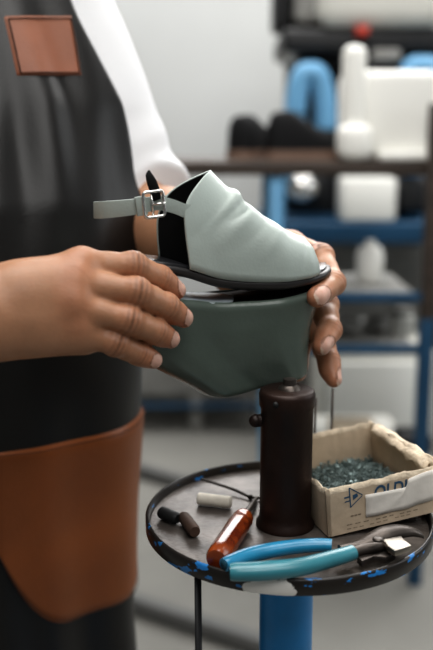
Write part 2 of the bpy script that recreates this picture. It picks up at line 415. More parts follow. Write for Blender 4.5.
for sg in (-1, 1):
    S.ball(hd + HX * sg * .076 - LOOK * .005, (.012, .022, .032), .008, R=HR); S.ball(hd + HX * sg * .03 + LOOK * .088 + HU * .03, (.022, .01, .008), .01, R=HR)
feats.append((hd - HU * .054 + LOOK * .094, .016, (1.05, .68, .66)))
Vb, Fb = S.mesh()
Vall = np.vstack([Vr, Vl, Vb]); Fall = np.vstack([Fr, Fl + len(Vr), Fb + len(Vr) + len(Vl)])
tone = np.tile(SKIN, (len(Vall), 1))
for p, r, cf in feats:
    d2 = ((Vall - p) ** 2).sum(1); w = np.exp(-d2 / (r * r * .8))[:, None]; tone *= 1 + w * (np.array(cf) - 1)
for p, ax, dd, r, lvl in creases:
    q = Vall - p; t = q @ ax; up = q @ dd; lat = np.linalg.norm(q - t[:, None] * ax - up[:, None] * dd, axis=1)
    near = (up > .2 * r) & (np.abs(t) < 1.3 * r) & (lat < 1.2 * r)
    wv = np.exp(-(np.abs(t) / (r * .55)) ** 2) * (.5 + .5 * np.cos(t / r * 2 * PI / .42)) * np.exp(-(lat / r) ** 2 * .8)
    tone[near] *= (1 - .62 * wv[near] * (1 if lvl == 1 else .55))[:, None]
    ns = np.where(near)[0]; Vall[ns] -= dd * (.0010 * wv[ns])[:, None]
for a, b, dd, r in nails:
    ax = b - a; ax = ax / np.linalg.norm(ax); sd = np.cross(ax, dd); q = Vall - b
    t = q @ ax; up = q @ dd; la = q @ sd
    e = (np.abs(t + r * .05) / (r * 1.0)) ** 2.4 + (np.abs(la) / (r * .80)) ** 2.4
    m_ = (e < 1) & (up > r * .2); rim = (e >= 1) & (e < 1.45) & (up > r * .2)
    tone[m_] = np.array([.60, .37, .29]); tone[m_ & (t > r * .80)] = np.array([.66, .50, .40])
    tone[rim] *= .62
    Vall[m_] -= dd * .0005
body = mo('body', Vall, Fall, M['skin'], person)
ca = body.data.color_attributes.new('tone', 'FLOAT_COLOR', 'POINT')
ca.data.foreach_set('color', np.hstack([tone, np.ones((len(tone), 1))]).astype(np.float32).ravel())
for sg in (-1, 1):
    MB().ball(hd + HX * sg * .03 + LOOK * .083 + HU * .014, (.012, .011, .010), R=HR).build('eye', M['eye'], body)
S = SDF(hd - .15, hd + .17, .006)
S.ball(hd + HU * .042 - LOOK * .018, (.082, .098, .088), .01, R=HR)
S.F = np.maximum(S.F, S.cut(hd + LOOK * .055 + HU * .03, (LOOK * .75 - HU * .65)))
V, F_ = S.mesh(); mo('hair', V, F_, M['hair'], person)

# shirt: torso shell and two loose short sleeves
S = SDF((-.66, .70, .84), (.04, 1.32, 1.5), .005)
S.put(torso_fn(.006), (-.6, .8, .8), (0, 1.25, 1.46), .01)
def sleeve(sh, el, wr, r0, r1, cutf):
    G = np.full(S.n, .05, np.float32); S.cone(sh, el, r0, r1, .02, G); S.cone(el, el * .55 + wr * .45, r1, r1 * .86, .03, G)
    ax = (wr - el) / np.linalg.norm(wr - el); p = S.pts(tuple(slice(0, int(q)) for q in S.n)); t = (p - (el + ax * cutf).astype(np.float32)) @ ax.astype(np.float32)
    arm = (el - sh) / np.linalg.norm(el - sh); s1 = (p - sh.astype(np.float32)) @ arm.astype(np.float32)
    G = G + .0022 * np.sin(s1 * 62 + p[..., 0] * 40 + 2 * np.sin(p[..., 2] * 30)).astype(np.float32) * np.clip(s1 * 5, 0, 1)
    return np.maximum(G, t)
S.F = smin(S.F, sleeve(sh_l, e_l + np.array([.004, .030, .022]), w_l, .057, .052, .034), .03)
S.F = smin(S.F, sleeve(sh_r, e_r + np.array([0, .02, .015]), w_r, .058, .058, .03), .03)
V, F_ = S.mesh(); mo('shirt', V, F_, M['shirt'], person)
c_ = [np.array([*(np.array([-.325, 1.045]) + .062 * (math.cos(a) * LEFT[:2] + math.sin(a) * FRONT[:2])), 1.437 - .012 * math.sin(a)]) for a in np.linspace(0, 2 * PI, 33)]
MB().tube(c_, .008, 8, cap=False).build('collar', M['shirt'], person)

# apron: one curved sheet round the front of the torso
def phi_e(z): return np.interp(z, [.42, .95, 1.04, 1.10, 1.16, 1.22, 1.28, 1.33, 1.37], [1.85, 1.85, 1.72, 1.50, 1.26, 1.06, .90, .80, .74])
def apt(phi, z, off=0.0):
    cx, cy, a, b = tor(z)
    low = np.clip((1.0 - z) / .5, 0, 1); chest = np.clip((z - .98) / .3, 0, 1)
    fold = (.010 * low * np.sin(phi * 5.5 + 1.2 + 1.5 * z) + .004 * low * np.sin(phi * 11 + z * 6)
            + chest * np.exp(-((z - 1.15) / .13) ** 2) * (.006 * np.sin(phi * 9 + z * 9 + .5) + .003 * np.sin(phi * 17 - z * 14)))
    o = .014 + off + fold + .012 * low
    e = 2.3
    c, s_ = np.cos(phi), np.sin(phi); rr_ = (np.abs(s_ / (a + o)) ** e + np.abs(c / (b + o)) ** e) ** (-1 / e)
    pt = np.stack([cx + LEFT[0] * rr_ * s_ + FRONT[0] * rr_ * c, cy + LEFT[1] * rr_ * s_ + FRONT[1] * rr_ * c, z + 0 * phi], -1)
    return pt
def _solve_edge():
    zs_, out = np.linspace(1.0, 1.40, 41), []
    for z in zs_:
        f = np.linspace(0, 1.55, 200); q = pj(apt(f, np.full_like(f, z))); ex = np.interp(q[:, 1], [-80, 5, 37, 76, 108, 152, 198, 230], [40, 69, 85, 108, 122, 131, 134, 150])
        k = np.where(q[:, 0] >= ex)[0]; out.append(f[k[0]] if len(k) else 1.55)
    out = np.array(out); out = np.convolve(np.pad(out, 3, mode='edge'), np.ones(7) / 7, 'valid'); return zs_, out
_pz, _pv = _solve_edge()
def phi_e(z): return np.interp(z, np.concatenate([[.42, .95], _pz]), np.concatenate([[1.85, 1.85], _pv]))
zz = np.linspace(.42, 1.37, 120); tt = np.linspace(-1, 1, 110)
G = np.array([apt(tt * phi_e(z), np.full_like(tt, z)) for z in zz])
ap = MB().grid(G).build('apron', M['apron'], person); solid(ap, .003, 1)
seam = [apt(np.array(phi_e(z) - .035), np.array(z), .002) for z in np.linspace(.45, 1.36, 90)]
for sg in (-1, 1):
    e0 = apt(np.array(sg * .70), np.array(1.365), 0); nb = np.array([-.325, 1.045, 1.43])
    pth = spline([e0, e0 * .5 + (nb + LEFT * sg * .08) * .5 + np.array([0, 0, .035]), nb + LEFT * sg * .075 + np.array([0, 0, .02]), nb - FRONT * .07 + LEFT * sg * .02 + np.array([0, 0, .02])], 20)
    MB().tube(pth, .012, 10, ell=(1, .2)).build('neck_strap', M['apron'], ap)
# lookup of apron coordinates from a direction of view
_ph, _zz = np.meshgrid(np.linspace(-1.3, 1.7, 240), np.linspace(.45, 1.37, 300), indexing='ij')
_ap = pj(apt(_ph, _zz)); _inside = np.abs(_ph) <= 1.9
_N = apt(_ph + .01, _zz) - apt(_ph - .01, _zz); _T = apt(_ph, _zz + .005) - apt(_ph, _zz - .005); _nn = np.cross(_N, _T); _face = (np.einsum('ijk,ijk->ij', _nn, CAM - apt(_ph, _zz)) > 0)
def find(x, y):
    d = (_ap[..., 0] - x) ** 2 + (_ap[..., 1] - y) ** 2 + (~_face) * 1e6; i = np.unravel_index(d.argmin(), d.shape); return np.array([_ph[i], _zz[i]])
c4 = [find(1, 17), find(69, 16), find(80, 77), find(14, 76)]
def ppt(u, v, off): q = (1 - u) * (1 - v) * c4[0] + u * (1 - v) * c4[1] + u * v * c4[2] + (1 - u) * v * c4[3]; return apt(q[0], q[1], off)
nu = 24
mb = MB(); rings = []
us = np.linspace(0, 1, nu)
mb.grid(np.array([[ppt(np.clip(u, 0.0, 1), v, .0055 if 0 < i < nu - 1 and 0 < j < nu - 1 else .002) for i, u in enumerate(us)] for j, v in enumerate(us)][::-1]))
mb.cm = 1
for (u0, v0, u1, v1) in ((.06, .06, .94, .06), (.94, .06, .94, .94), (.94, .94, .06, .94), (.06, .94, .06, .06)):
    for k in range(22):
        t0 = (k + .15) / 22; t1 = (k + .75) / 22
        mb.tube([ppt(u0 + (u1 - u0) * t, v0 + (v1 - v0) * t, .0064) for t in (t0, t1)], .0009, 6)
patch = mb.build('chest_patch', None, ap, mats=[M['tan_patch'], M['thread']]); patch['label'] = 'tan leather patch stitched on the bib'
# big tan pocket
pl = find(-12, 560)[0]; pr = 1.62
zt, zb = .858, .640
mb = MB(); rows = []
nph = 60
def pocket_bounds(t):
    e = abs(2 * t - 1); return zt, zb + .135 * np.clip((e - .12) / .88, 0, 1) ** 2.6
for v in np.linspace(0, 1, 40):
    r_ = []
    for t in np.linspace(0, 1, nph):
        a, b = pocket_bounds(t); z = b + (a - b) * v; ph = pl + (pr - pl) * t
        edge = min(1, min(v, 1 - v) * 18, min(t, 1 - t) * 18); r_.append(apt(np.array(ph), np.array(z), .0015 + .0055 * edge))
    rows.append(r_)
mb.grid(np.array(rows)); mb.cm = 1
def edge_pt(s_):
    t, v = s_; a, b = pocket_bounds(t); return apt(np.array(pl + (pr - pl) * t), np.array(b + (a - b) * v), .0075)
line = [(t, .965) for t in np.linspace(.03, .97, 110)]; line2 = [(t, .035) for t in np.linspace(.03, .97, 110)]
for Ln in (line, line2):
    for k in range(0, 108, 1): mb.tube([edge_pt(Ln[k]), edge_pt((Ln[k][0] + .006, Ln[k][1]))], .0006, 5)
pk = mb.build('pocket', None, ap, mats=[M['tan'], M['thread']]); pk['label'] = 'large tan leather pocket with rounded bottom'

# trousers and shoes (below the frame, so the figure stands on the floor)
S = SDF((-.50, .80, .05), (-.02, 1.18, .96), .007)
hipc = np.array([-.258, .985, .88])
for sg in (-1, 1):
    h0 = hipc + LEFT * sg * .085; k0 = np.array([*(hipc + LEFT * sg * .09)[:2], .48]); a0 = np.array([*(hipc + LEFT * sg * .10 - FRONT * .01)[:2], .09])
    S.cone(h0, k0, .085, .062, .03); S.cone(k0, a0, .062, .052, .03)
S.ball(hipc + np.array([0, 0, .01]), (.155, .105, .10), .05, R=np.stack([LEFT, -FRONT, np.array([0, 0, 1])], 1))
V, F_ = S.mesh(); mo('trousers', V, F_, M['trousers'], person)
for sg in (-1, 1):
    a0 = np.array([*(hipc + LEFT * sg * .10 - FRONT * .01)[:2], 0.])
    S = SDF(a0 - .25, a0 + .25, .006); S.cone(a0 - FRONT * .04 + [0, 0, .05], a0 + FRONT * .13 + [0, 0, .038], .045, .036, .03); S.cone(a0 + [0, 0, .05], a0 + [0, 0, .12], .045, .045, .03)
    S.F = np.maximum(S.F, .0005 - S.pts(tuple(slice(0, int(q)) for q in S.n))[..., 2])
    V, F_ = S.mesh(); mo('shoe', V, F_, M['blackshoe'], person)

# ================================================================== SANDAL
TH = math.radians(22)
T_ = np.array([math.cos(TH), math.sin(TH), 0]); L_ = np.array([-math.sin(TH), math.cos(TH), 0]); Z_ = np.array([0, 0, 1.])
SL = .225; O_ = P(329, 273, .82) - SL * T_
def W(s, w, z): return O_ + np.multiply.outer(s, T_) + np.multiply.outer(w, L_) + np.multiply.outer(z, Z_)
def PL(x, y, w=0.0):
    r = ray(x, y); t = ((O_ + w * L_ - CAM) @ L_) / (r @ L_); X = CAM + t * r - O_; return np.array([X @ T_, X[2]])
_hs = [0, .004, .012, .03, .06, .10, .135, .165, .19, .207, .218, .2235, .225]; _hw = [0, .013, .022, .0295, .031, .030, .034, .0385, .036, .029, .0185, .009, 0]
def hw(s): return np.interp(s, _hs, _hw)
_zs = spline(np.array([[0, .022], [.03, .0225], [.055, .0205], [.076, .0165], [.103, .0075], [.13, .0035], [.158, .0022], [.185, .0035], [.207, .0065], [.225, .0085]]), 120)
def zs(s): return np.interp(s, _zs[:, 0], _zs[:, 1])
ss = SL * (.5 - .5 * np.cos(np.linspace(0, PI, 70)))
def smooth_hw():
    f = np.linspace(0, SL, 400); v = hw(f); k = np.ones(15) / 15; vv = np.convolve(np.pad(v, 7, mode='edge'), k, 'valid'); vv *= np.sqrt(np.clip(np.minimum(f, SL - f) / .02, 0, 1)) ** .15; vv[0] = vv[-1] = 0
    return f, vv
_sf, _sv = smooth_hw()
def hw(s): return np.interp(s, _sf, _sv)
def ring(zf, inset, s0=0, s1=SL, wscale=1.0):
    s = s0 + (s1 - s0) * ss / SL
    sc_ = 1 - 2 * inset / SL; sm = (s0 + s1) / 2; si = sm + (s - sm) * sc_
    h_ = np.maximum(hw(ss) * wscale - inset, 0)
    near = W(si, -h_, zf(s)); far = W(si[::-1], h_[::-1], zf(s[::-1]))
    return np.vstack([near, far[1:-1]])
def loft(mb, rings, cap0=True, cap1=True):
    n = len(rings[0]); k = len(ss); b = len(mb.v)
    mb.grid(np.array(rings), closed=True)
    def cap(o, flip):
        f = []
        for i in range(k - 1):
            q = [i, i + 1, (n - (i + 1)) % n, (n - i) % n]; q = list(dict.fromkeys(q))
            if len(q) > 2: f.append(tuple(b + o + x for x in (q[::-1] if flip else q)))
        mb.f += f; mb.m += [mb.cm] * len(f)
    if cap0: cap(0, False)
    if cap1: cap((len(rings) - 1) * n, True)
    return mb
sandal = thing('sandal', 'pale mint leather slingback sandal with open toe and buckled strap', 'sandal', W(.11, 0, -.005))
o = loft(MB(), [ring(lambda s: zs(s) - .0085, .005), ring(lambda s: zs(s) - .0075, .0025), ring(lambda s: zs(s) - .0055, .0004), ring(lambda s: zs(s) - .003, 0), ring(lambda s: zs(s) - .0012, .0004), ring(lambda s: zs(s) - .0004, .0018)]).build('sole', M['soleband'], sandal); autosmooth(o, 60)
o['label'] = 'thin dark edge sole'
o = loft(MB(), [ring(lambda s: zs(s) - .0006, .0032), ring(lambda s: zs(s) + .0012, .0034), ring(lambda s: zs(s) + .0018, .0046)]).build('insole', M['insole'], sandal); autosmooth(o, 60)
rp = np.array([PL(*q) for q in [(209, 171.5), (217, 180), (226, 188.5), (235, 193.5), (241, 202), (256, 213), (275, 226), (288, 233), (301, 238)]])
def ridge(v): return spline(rp, 81)[int(round(v * 80))]
nv, na = 81, 72
def upper_grid(shrink=0.0):
    G = np.zeros((nv, na, 3)); R_ = spline(rp, nv)
    for i in range(nv):
        v = i / (nv - 1); sb = .0765 + (.2000 - .0765) * v; sr, zr = R_[i]; sr -= shrink * .3; zr -= shrink
        e = 2.4 - 1.2 * v
        for j in range(na):
            a = PI * j / (na - 1); c, s_ = math.cos(a), max(0, math.sin(a))
            pw = .62 + .16 * v; pz = .80 - .10 * v
            s = sb + (sr - sb) * s_ ** e; base_hw = hw(sb) - .0012 - shrink
            bul = 1 + .03 * math.sin(2 * a) ** 2
            w = -base_hw * np.sign(c) * abs(c) ** pw * bul; z0 = zs(sb) - .0008; z = z0 + (zr - z0) * s_ ** pz
            G[i, j] = (s, w, z)
    # slanted rear edge and rounded toe opening: shift stations so both edges follow the cut of the leather
    aa = np.arange(na); near = aa <= na // 2
    def delta(row, cn, cf):
        d = np.zeros(na)
        for j in range(na):
            s, w, z = row[j]; c = cn if (near[j] or cf is None) else cf
            for _ in range(6):
                q = pj(W(s, w, z)); tx = np.interp(q[1], c[0], c[1]); s += (tx - q[0]) / 1050.
            d[j] = s - row[j][0]
        if cf is None: d[na // 2:] = d[:na - na // 2][::-1]
        return np.convolve(np.pad(d, 2, mode='edge'), np.ones(5) / 5, 'valid')
    d0 = delta(G[0], ([171.5, 174, 183, 194, 203, 212, 230, 250, 270], [209, 205.5, 198, 190, 185.5, 183.5, 184.5, 187, 190]), ([171.5, 175, 179, 187, 197, 217, 243, 262], [209, 200, 191, 176, 165, 157, 157.5, 160]))
    d1 = delta(G[-1], ([238, 243, 249, 263, 271], [302, 307, 312, 317.5, 318.5]), None)
    for i in range(nv):
        v = i / (nv - 1); G[i, :, 0] += d0 * (1 - v) ** 2.2 + d1 * v ** 3
    return G
G = upper_grid()
# soft wrinkles fanning from the instep, as ridges across the vamp
def wrinkle(G):
    H = G.copy(); s, w, z = G[..., 0], G[..., 1], G[..., 2]
    d = np.zeros_like(s)
    for (p0, p1, amp, wd) in [((238, 194), (205, 232), .0030, .0050), ((251, 208), (218, 246), .0013, .0060), ((264, 218), (236, 250), -.0010, .006), ((276, 226), (262, 256), .0012, .006), ((232, 205), (196, 236), -.0022, .007), ((299, 240), (301, 266), -.0014, .003), ((243, 210), (232, 222), -.002, .003)]:
        A = PL(*p0, -.012); B = PL(*p1, -.03); ab = B - A; t = np.clip(((s - A[0]) * ab[0] + (z - A[1]) * ab[1]) / (ab @ ab), 0, 1)
        dist = np.hypot(s - A[0] - t * ab[0], z - A[1] - t * ab[1]); d += .95 * amp * np.exp(-(dist / (wd * .8)) ** 2) * (1 - .75 * t)
    d *= np.clip((z - zs(s)) / .01, 0, 1)
    H[..., 1] += np.where(w < .004, -d * .9, d * .6); H[..., 2] += d * .45; return H
G = wrinkle(G)
up = MB().grid(W(G[..., 0], G[..., 1], G[..., 2])).build('upper', M['mint'], sandal); solid(up, .0018, -1)
G2 = wrinkle(upper_grid(.0021))
G2[0, :, 0] += .0012
lin = MB().grid(W(G2[..., 0], G2[..., 1], G2[..., 2])).build('lining', M['lining'], sandal)
lin['label'] = 'black inner lining'; 
md = solid(lin, .0006, -1)
# ankle strap: a loop from near quarter back round to the far quarter
def band(path, hgt, th, tilt=0):
    path = np.asarray(path); k = len(path); ring_ = []
    for i in range(k):
        t = path[min(i + 1, k - 1)] - path[max(i - 1, 0)]; t /= np.linalg.norm(t); n = np.cross(t, Z_); n /= np.linalg.norm(n); u = np.cross(n, t)
        h_ = hgt[i] if hasattr(hgt, '__len__') else hgt
        ring_.append([path[i] + u * a * h_ / 2 + n * b * th / 2 for a, b in ((-1, -1), (-.85, -1.15), (.85, -1.15), (1, -1), (1, 1), (.85, 1.15), (-.85, 1.15), (-1, 1))])
    m = MB(); m.grid(np.array(ring_), closed=True); n = 8; m.add([], []); m.f += [tuple(range(n))[::-1], tuple(range((k - 1) * n, k * n))]; m.m += [0, 0]; return m
def PW(x, y, w): s, z = PL(x, y, w); return W(s, w, z)
near_p = [PW(190, 212, -.0265), PW(184, 210.5, -.0275), PW(172, 206, -.028), PW(158, 203, -.0285), PW(148, 204.5, -.0285), PW(130, 207.5, -.027), PW(108, 209.5, -.022), PW(98.5, 210.2, -.014)]
end = PW(95.2, 210.2, -.004)
far_p = [PW(96, 209.5, .006), PW(104, 208.8, .014), PW(125, 207.0, .024), PW(150, 204.0, .027), PW(166, 202, .027), PW(176, 203, .0255)]
path = spline(np.array(near_p + [end] + far_p), 90)
strap = band(path, np.interp(np.arange(90), [0, 8, 25, 40, 89], [.0125, .0105, .0115, .0135, .0115]), .0021).build('ankle_strap', M['strapmint'], sandal); autosmooth(strap, 50)
# strap tail standing up through the buckle
tp = spline([PW(157, 200, -.031), PW(155.5, 193, -.032), PW(152.5, 184, -.032), PW(149.5, 176, -.031), PW(149, 170, -.029)], 16)
rr_ = np.interp(np.linspace(0, 1, 16), [0, .2, .55, .8, 1], [.0035, .0042, .0042, .003, .0006])
MB().tube(tp, rr_, 12, ell=(1, .28), upv=L_).build('strap_tail', M['lining'], strap)['label'] = 'black pointed strap tail'
# keeper band and buckle frame
kp = W(*[np.array(x) for x in (PL(140, 206, -.0285)[0], -.0285, PL(140, 206, -.0285)[1])])
b_ = band([PW(136, 206.8, -.0295), PW(141, 206, -.0298), PW(146, 205.2, -.0300)], .0150, .004).build('keeper_loop', M['strapmint'], strap); autosmooth(b_, 50)
bc = PW(153.5, 204.2, -.0315)
bu = np.array(PW(163, 203.0, -.0315)) - bc; bu /= np.linalg.norm(bu); bv = np.cross(L_, bu); bv /= np.linalg.norm(bv)
if bv[2] < 0: bv = -bv
pts = []
hwx, hhy, cr = .0085, .0100, .0030
for (sx, sy, a0) in ((1, 1, 0), (-1, 1, 90), (-1, -1, 180), (1, -1, 270)):
    for k in range(6):
        a = math.radians(a0 + k * 18); pts.append(bc + bu * (sx * (hwx - cr) + cr * math.cos(a)) + bv * (sy * (hhy - cr) + cr * math.sin(a)) - L_ * .001)
pts.append(pts[0]); pts.append(pts[1])
mb = MB().tube(pts, .0013, 10, cap=False, upv=L_)
mb.tube([bc + bv * .0098 - bu * .001, bc - bv * .0098 - bu * .001], .0010, 8)
mb.tube([bc - bu * .001 - L_ * .001, bc + bu * .009 - L_ * .0028], .0010, 8)
mb.build('buckle', M['silver'], strap)['label'] = 'silver rectangular buckle'
MB().ball(PW(204, 257, -.030), .0008).build('strap_stitch', M['strapmint'], strap) if False else None

# ================================================================== WEDGE
wedge = thing('wedge_sole', 'dark grey-green leather wedge sole held below the sandal', 'shoe sole', W(.145, 0, -.09))
def gap(s): return np.interp(s, [0, .05, .075, .10, .13, .16, .19, .21, .225], [.021, .020, .0185, .0135, .0095, .0075, .0060, .005, .005])
def ztop(s): return zs(s) - .0085 - gap(s)
def zbot(s): return np.interp(s, [.09, .1025, .19, .20], [-.1015, -.1025, -.0880, -.087])
def wring(t, inset=0.0, lift=0.0):
    s0 = np.interp(t, [0, .30, .68, 1], [.006, .004, .055, .103]); s1 = np.interp(t, [0, .2, .5, 1], [.2185, .2125, .2040, .2000])
    wsc = np.interp(t, [0, .06, .18, .35, .7, 1], [.965, 1.0, .965, .94, .92, .86])
    def zf(s):
        s_top = (s - s0) / (s1 - s0) * SL; return (1 - t) * ztop(s_top) + t * zbot(s) + lift
    return ring(zf, inset, s0, s1, wsc)
R_ = [wring(0, .0085, -.006), wring(0, .0050, -.0055), wring(0, .0040, -.001), wring(0, .0028, 0), wring(.012, .0010), wring(.03)] + [wring(t) for t in np.linspace(.06, .94, 26)] + [wring(.965, .0004), wring(.985, .0016), wring(.997, .0040), wring(1.0, .0075)]
o = loft(MB(), R_[::-1]).build('wedge_body', M['wedge'], wedge); autosmooth(o, 50)
o = loft(MB(), [wring(0, .0058, -.0056), wring(0, .0052, -.0022), wring(0, .0060, -.0015)]).build('gap_shade', M['lining'], wedge); autosmooth(o, 50)  # black sheet in the recess, painting the shade of the gap under the sole
def pring(inset, lift):
    return ring(lambda x: ztop(np.clip((x - .006) / .2125 * SL, 0, SL)) + lift, inset, .010, .135, .93)
o = loft(MB(), [pring(.0072, -.0030), pring(.0072, -.0008), pring(.0085, .0002)]).build('foot_pad', M['pad'], wedge); autosmooth(o, 50); o['label'] = 'pale grey pad on top of the wedge'

# ================================================================== TOOL STAND
TC = np.array([.0640, .7500, .8335]); TR = .1268
stand = thing('tool_stand', 'round metal tool stand with raised rim, rusty post and blue column', 'tool stand', (TC[0], TC[1], 0))
chip = np.array([.0405, TC[1] - math.sqrt(TR ** 2 - (.0405 - TC[0]) ** 2), .8325])
rim = rim_mat(chip)
mb = MB().lathe([(.002, -.004), (TR - .004, -.004), (TR - .004, 0), (.002, 0)], TC, 96)
o = mb.build('tray', mat('scuffed_steel', (.045, .037, .032), .40, metal=.3, color2=(.20, .175, .158), vscale=30, bump=.45, bscale=130), stand); autosmooth(o, 40)
mb = MB(); prof = [(TR - .0035, -.0055), (TR - .001, -.0062), (TR, -.005), (TR + .0002, .0066), (TR - .0006, .0078), (TR - .0022, .0080), (TR - .0032, .0070), (TR - .0035, -.0055)]
n = 128; pr_ = np.array(prof)
G = np.array([[TC + np.array([r * math.cos(a), r * math.sin(a), z]) for r, z in prof] for a in np.linspace(0, 2 * PI, n + 1)])
o = MB().grid(G).build('rim', rim, stand); autosmooth(o, 50); o['label'] = 'dark rim with chipped blue and white paint'
pc = Q(285, 524, .834); pr0 = .0228
pz = P(286, 391, 1)[2]; ptop = QY(286, 389, pc[1])[2]
H = ptop - .834
prof = [(.001, 0), (pr0 * 1.12, 0), (pr0 * 1.12, .003), (pr0 * 1.02, .006), (pr0 * .99, .012), (pr0 * .985, H * .55), (pr0 * .985, H - .016), (pr0 * 1.045, H - .014), (pr0 * 1.06, H - .004), (pr0 * 1.02, H - .0012), (pr0 * .94, H), (.001, H)]
post = MB().lathe(prof, (pc[0], pc[1], .834), 48).build('post', M['post'], stand); autosmooth(post, 40); post['label'] = 'dark brown cylindrical post'
mb = MB(); k0 = QY(260, 420, pc[1]); mb.tube([k0 + [.006, 0, 0], k0 + [-.004, -.002, 0]], .0055, 14); mb.ball(k0 + [-.004, -.002, 0], .0058)
mb.build('side_screw', M['post'], post)
hp = QY(276, 405, pc[1] - pr0); MB().tube([hp + [0, .004, 0], hp + [-.0003, -.0012, 0]], .0024, 14).build('screw_hole', M['rubber'], post)
wb = float(O_[2] + zbot(.165))
mb = MB().lathe([(.001, 0), (.010, 0), (.009, .003), (.006, .005), (.0055, wb - ptop - .001 if wb - ptop > .007 else .010), (.001, wb - ptop if wb - ptop > .008 else .0105)], (pc[0] + .002, pc[1], ptop - .001), 24)
o = mb.build('spindle', M['steel'], stand); autosmooth(o, 40)
mb = MB().lathe([(.001, 0), (.0242, 0), (.0242, .70), (.0242, .752), (.034, .754), (.034, .756), (.001, .756)], (TC[0] - .0005, TC[1], .072), 40)
o = mb.build('column', M['blue'], stand); autosmooth(o, 40); o['label'] = 'bright blue tubular column'
o = MB().lathe([(.001, 0), (.17, 0), (.175, .006), (.17, .022), (.05, .034), (.034, .075), (.001, .075)], (TC[0], TC[1], 0), 64).build('base', M['black'], stand); autosmooth(o, 40)
r0 = Q(197, 588, .829); r0[1] += .03
MB().tube([r0 + [0, 0, .001], r0 + [.001, 0, -.25], r0 + [.03, .05, -.50], np.array([TC[0] - .03, TC[1], .22])], .0030, 10).build('brace_rod', M['black'], stand)
for x in (316, 333):
    b0 = np.array([P(x, 430, .895)[0], TC[1] + math.sqrt(TR ** 2 - (P(x, 430, .895)[0] - TC[0]) ** 2) + .0015, .832]); tp_ = QY(x, 398 if x == 316 else 388, b0[1])
    mb = MB().tube([b0, np.array([tp_[0], b0[1], tp_[2]])], .0013, 8); mb.build('upright_wire', M['steel'], stand)

# ================================================================== THINGS ON THE TRAY
TZ = .834
def base_of(o): return o
# pincers
pin = thing('pincers', 'steel pincers with blue plastic-dipped handles lying across the tray', 'pincers', Q(330, 566, TZ))
zp = TZ + .012
def QP(pl_): return [Q(x, y, z) for x, y, z in pl_]
hA = spline(QP([(224, 565, .8455), (250, 555, .846), (285, 548, .847), (322, 545, .847), (356, 548, .847)]), 40)   # far arm
hB = spline(QP([(230, 572, .8485), (262, 571, .849), (300, 567, .849), (335, 558, .849), (360, 550, .849)]), 40)   # near arm
rA = np.interp(np.linspace(0, 1, 40), [0, .04, .3, .7, 1], [.0062, .0070, .0074, .0066, .0058]); 
def clipn(a, k): return a[:k]
for hh, nm, kk, ra in ((hA, 'upper', 33, .92), (hB, 'lower', 37, 1.08)):
    m_ = MB().tube(hh[:kk], rA[:kk] * ra, 18, cap=True, ell=(1.0, .9)); g = m_.build('handle', M['grip' if nm == 'upper' else 'grip2'], pin); autosmooth(g, 50)
    d0 = hh[0] - hh[1]; d0 /= np.linalg.norm(d0)
    MB().tube([hh[0] + d0 * .0002, hh[0] + d0 * .0006], .0042 * ra, 14).build('hollow_end', M['griphole'], g)
jc = Q(380, 544, .848)
def jaw(path, ra, ell, name, m, lab=None):
    p_ = spline(QP(path), 24); o_ = MB().tube(p_, np.interp(np.linspace(0, 1, 24), np.linspace(0, 1, len(ra)), ra), 14, ell=ell).build(name, m, pin); autosmooth(o_, 55)
    if lab: o_['label'] = lab
jaw([(340, 549, .847), (356, 546, .8475), (370, 541, .849), (384, 535, .8505), (398, 531.5, .8515), (411, 531.5, .8505), (420, 534.5, .8475), (424, 538, .8445)], [.0048, .0055, .0078, .0098, .0086, .0062, .0038, .0010], (1.0, .62), 'upper_jaw', M['steel'])
jaw([(350, 553, .846), (362, 549, .8465), (374, 547, .8465), (384, 545, .8465)], [.0050, .0056, .0062, .0045], (1, .75), 'arm', M['steel'])
def plate(poly, z0, z1, name, m, parent, bev=.0008):
    n = len(poly); pts_ = [Q(x, y, z1) for x, y in poly]
    bm = bmesh.new(); vb = [bm.verts.new((p[0], p[1], z0)) for p in pts_]; vt = [bm.verts.new((p[0], p[1], z1)) for p in pts_]
    bm.faces.new(vt); bm.faces.new(vb[::-1])
    for i in range(n): bm.faces.new((vb[i], vb[(i + 1) % n], vt[(i + 1) % n], vt[i]))
    bmesh.ops.recalc_face_normals(bm, faces=bm.faces[:]); bmesh.ops.bevel(bm, geom=bm.edges[:], offset=bev, segments=2, affect='EDGES', profile=.5, clamp_overlap=True)
    me = bpy.data.meshes.new(name); bm.to_mesh(me); bm.free(); me.materials.append(m); me.polygons.foreach_set('use_smooth', [True] * len(me.polygons))
    o = bpy.data.objects.new(name, me); link(o, parent); return autosmooth(o, 35)
plate([(383, 534), (391, 532), (400, 532), (403, 538), (412, 545), (404, 548), (395, 550.5), (388, 546), (383, 540)], .8465, .8520, 'lower_jaw', M['jawsteel'], pin, .0012)['label'] = 'bright worn steel jaw'
plate([(357, 556), (380, 548), (391, 550), (396, 553), (386, 557), (374, 556), (362, 561)], .838, .8440, 'cutting_arm', M['steel'], pin)
MB().lathe([(.0003, 0), (.0045, 0), (.0045, .0012), (.003, .002), (.0003, .0021)], Q(378, 540, .8575), 20).build('rivet', M['steel'], pin)
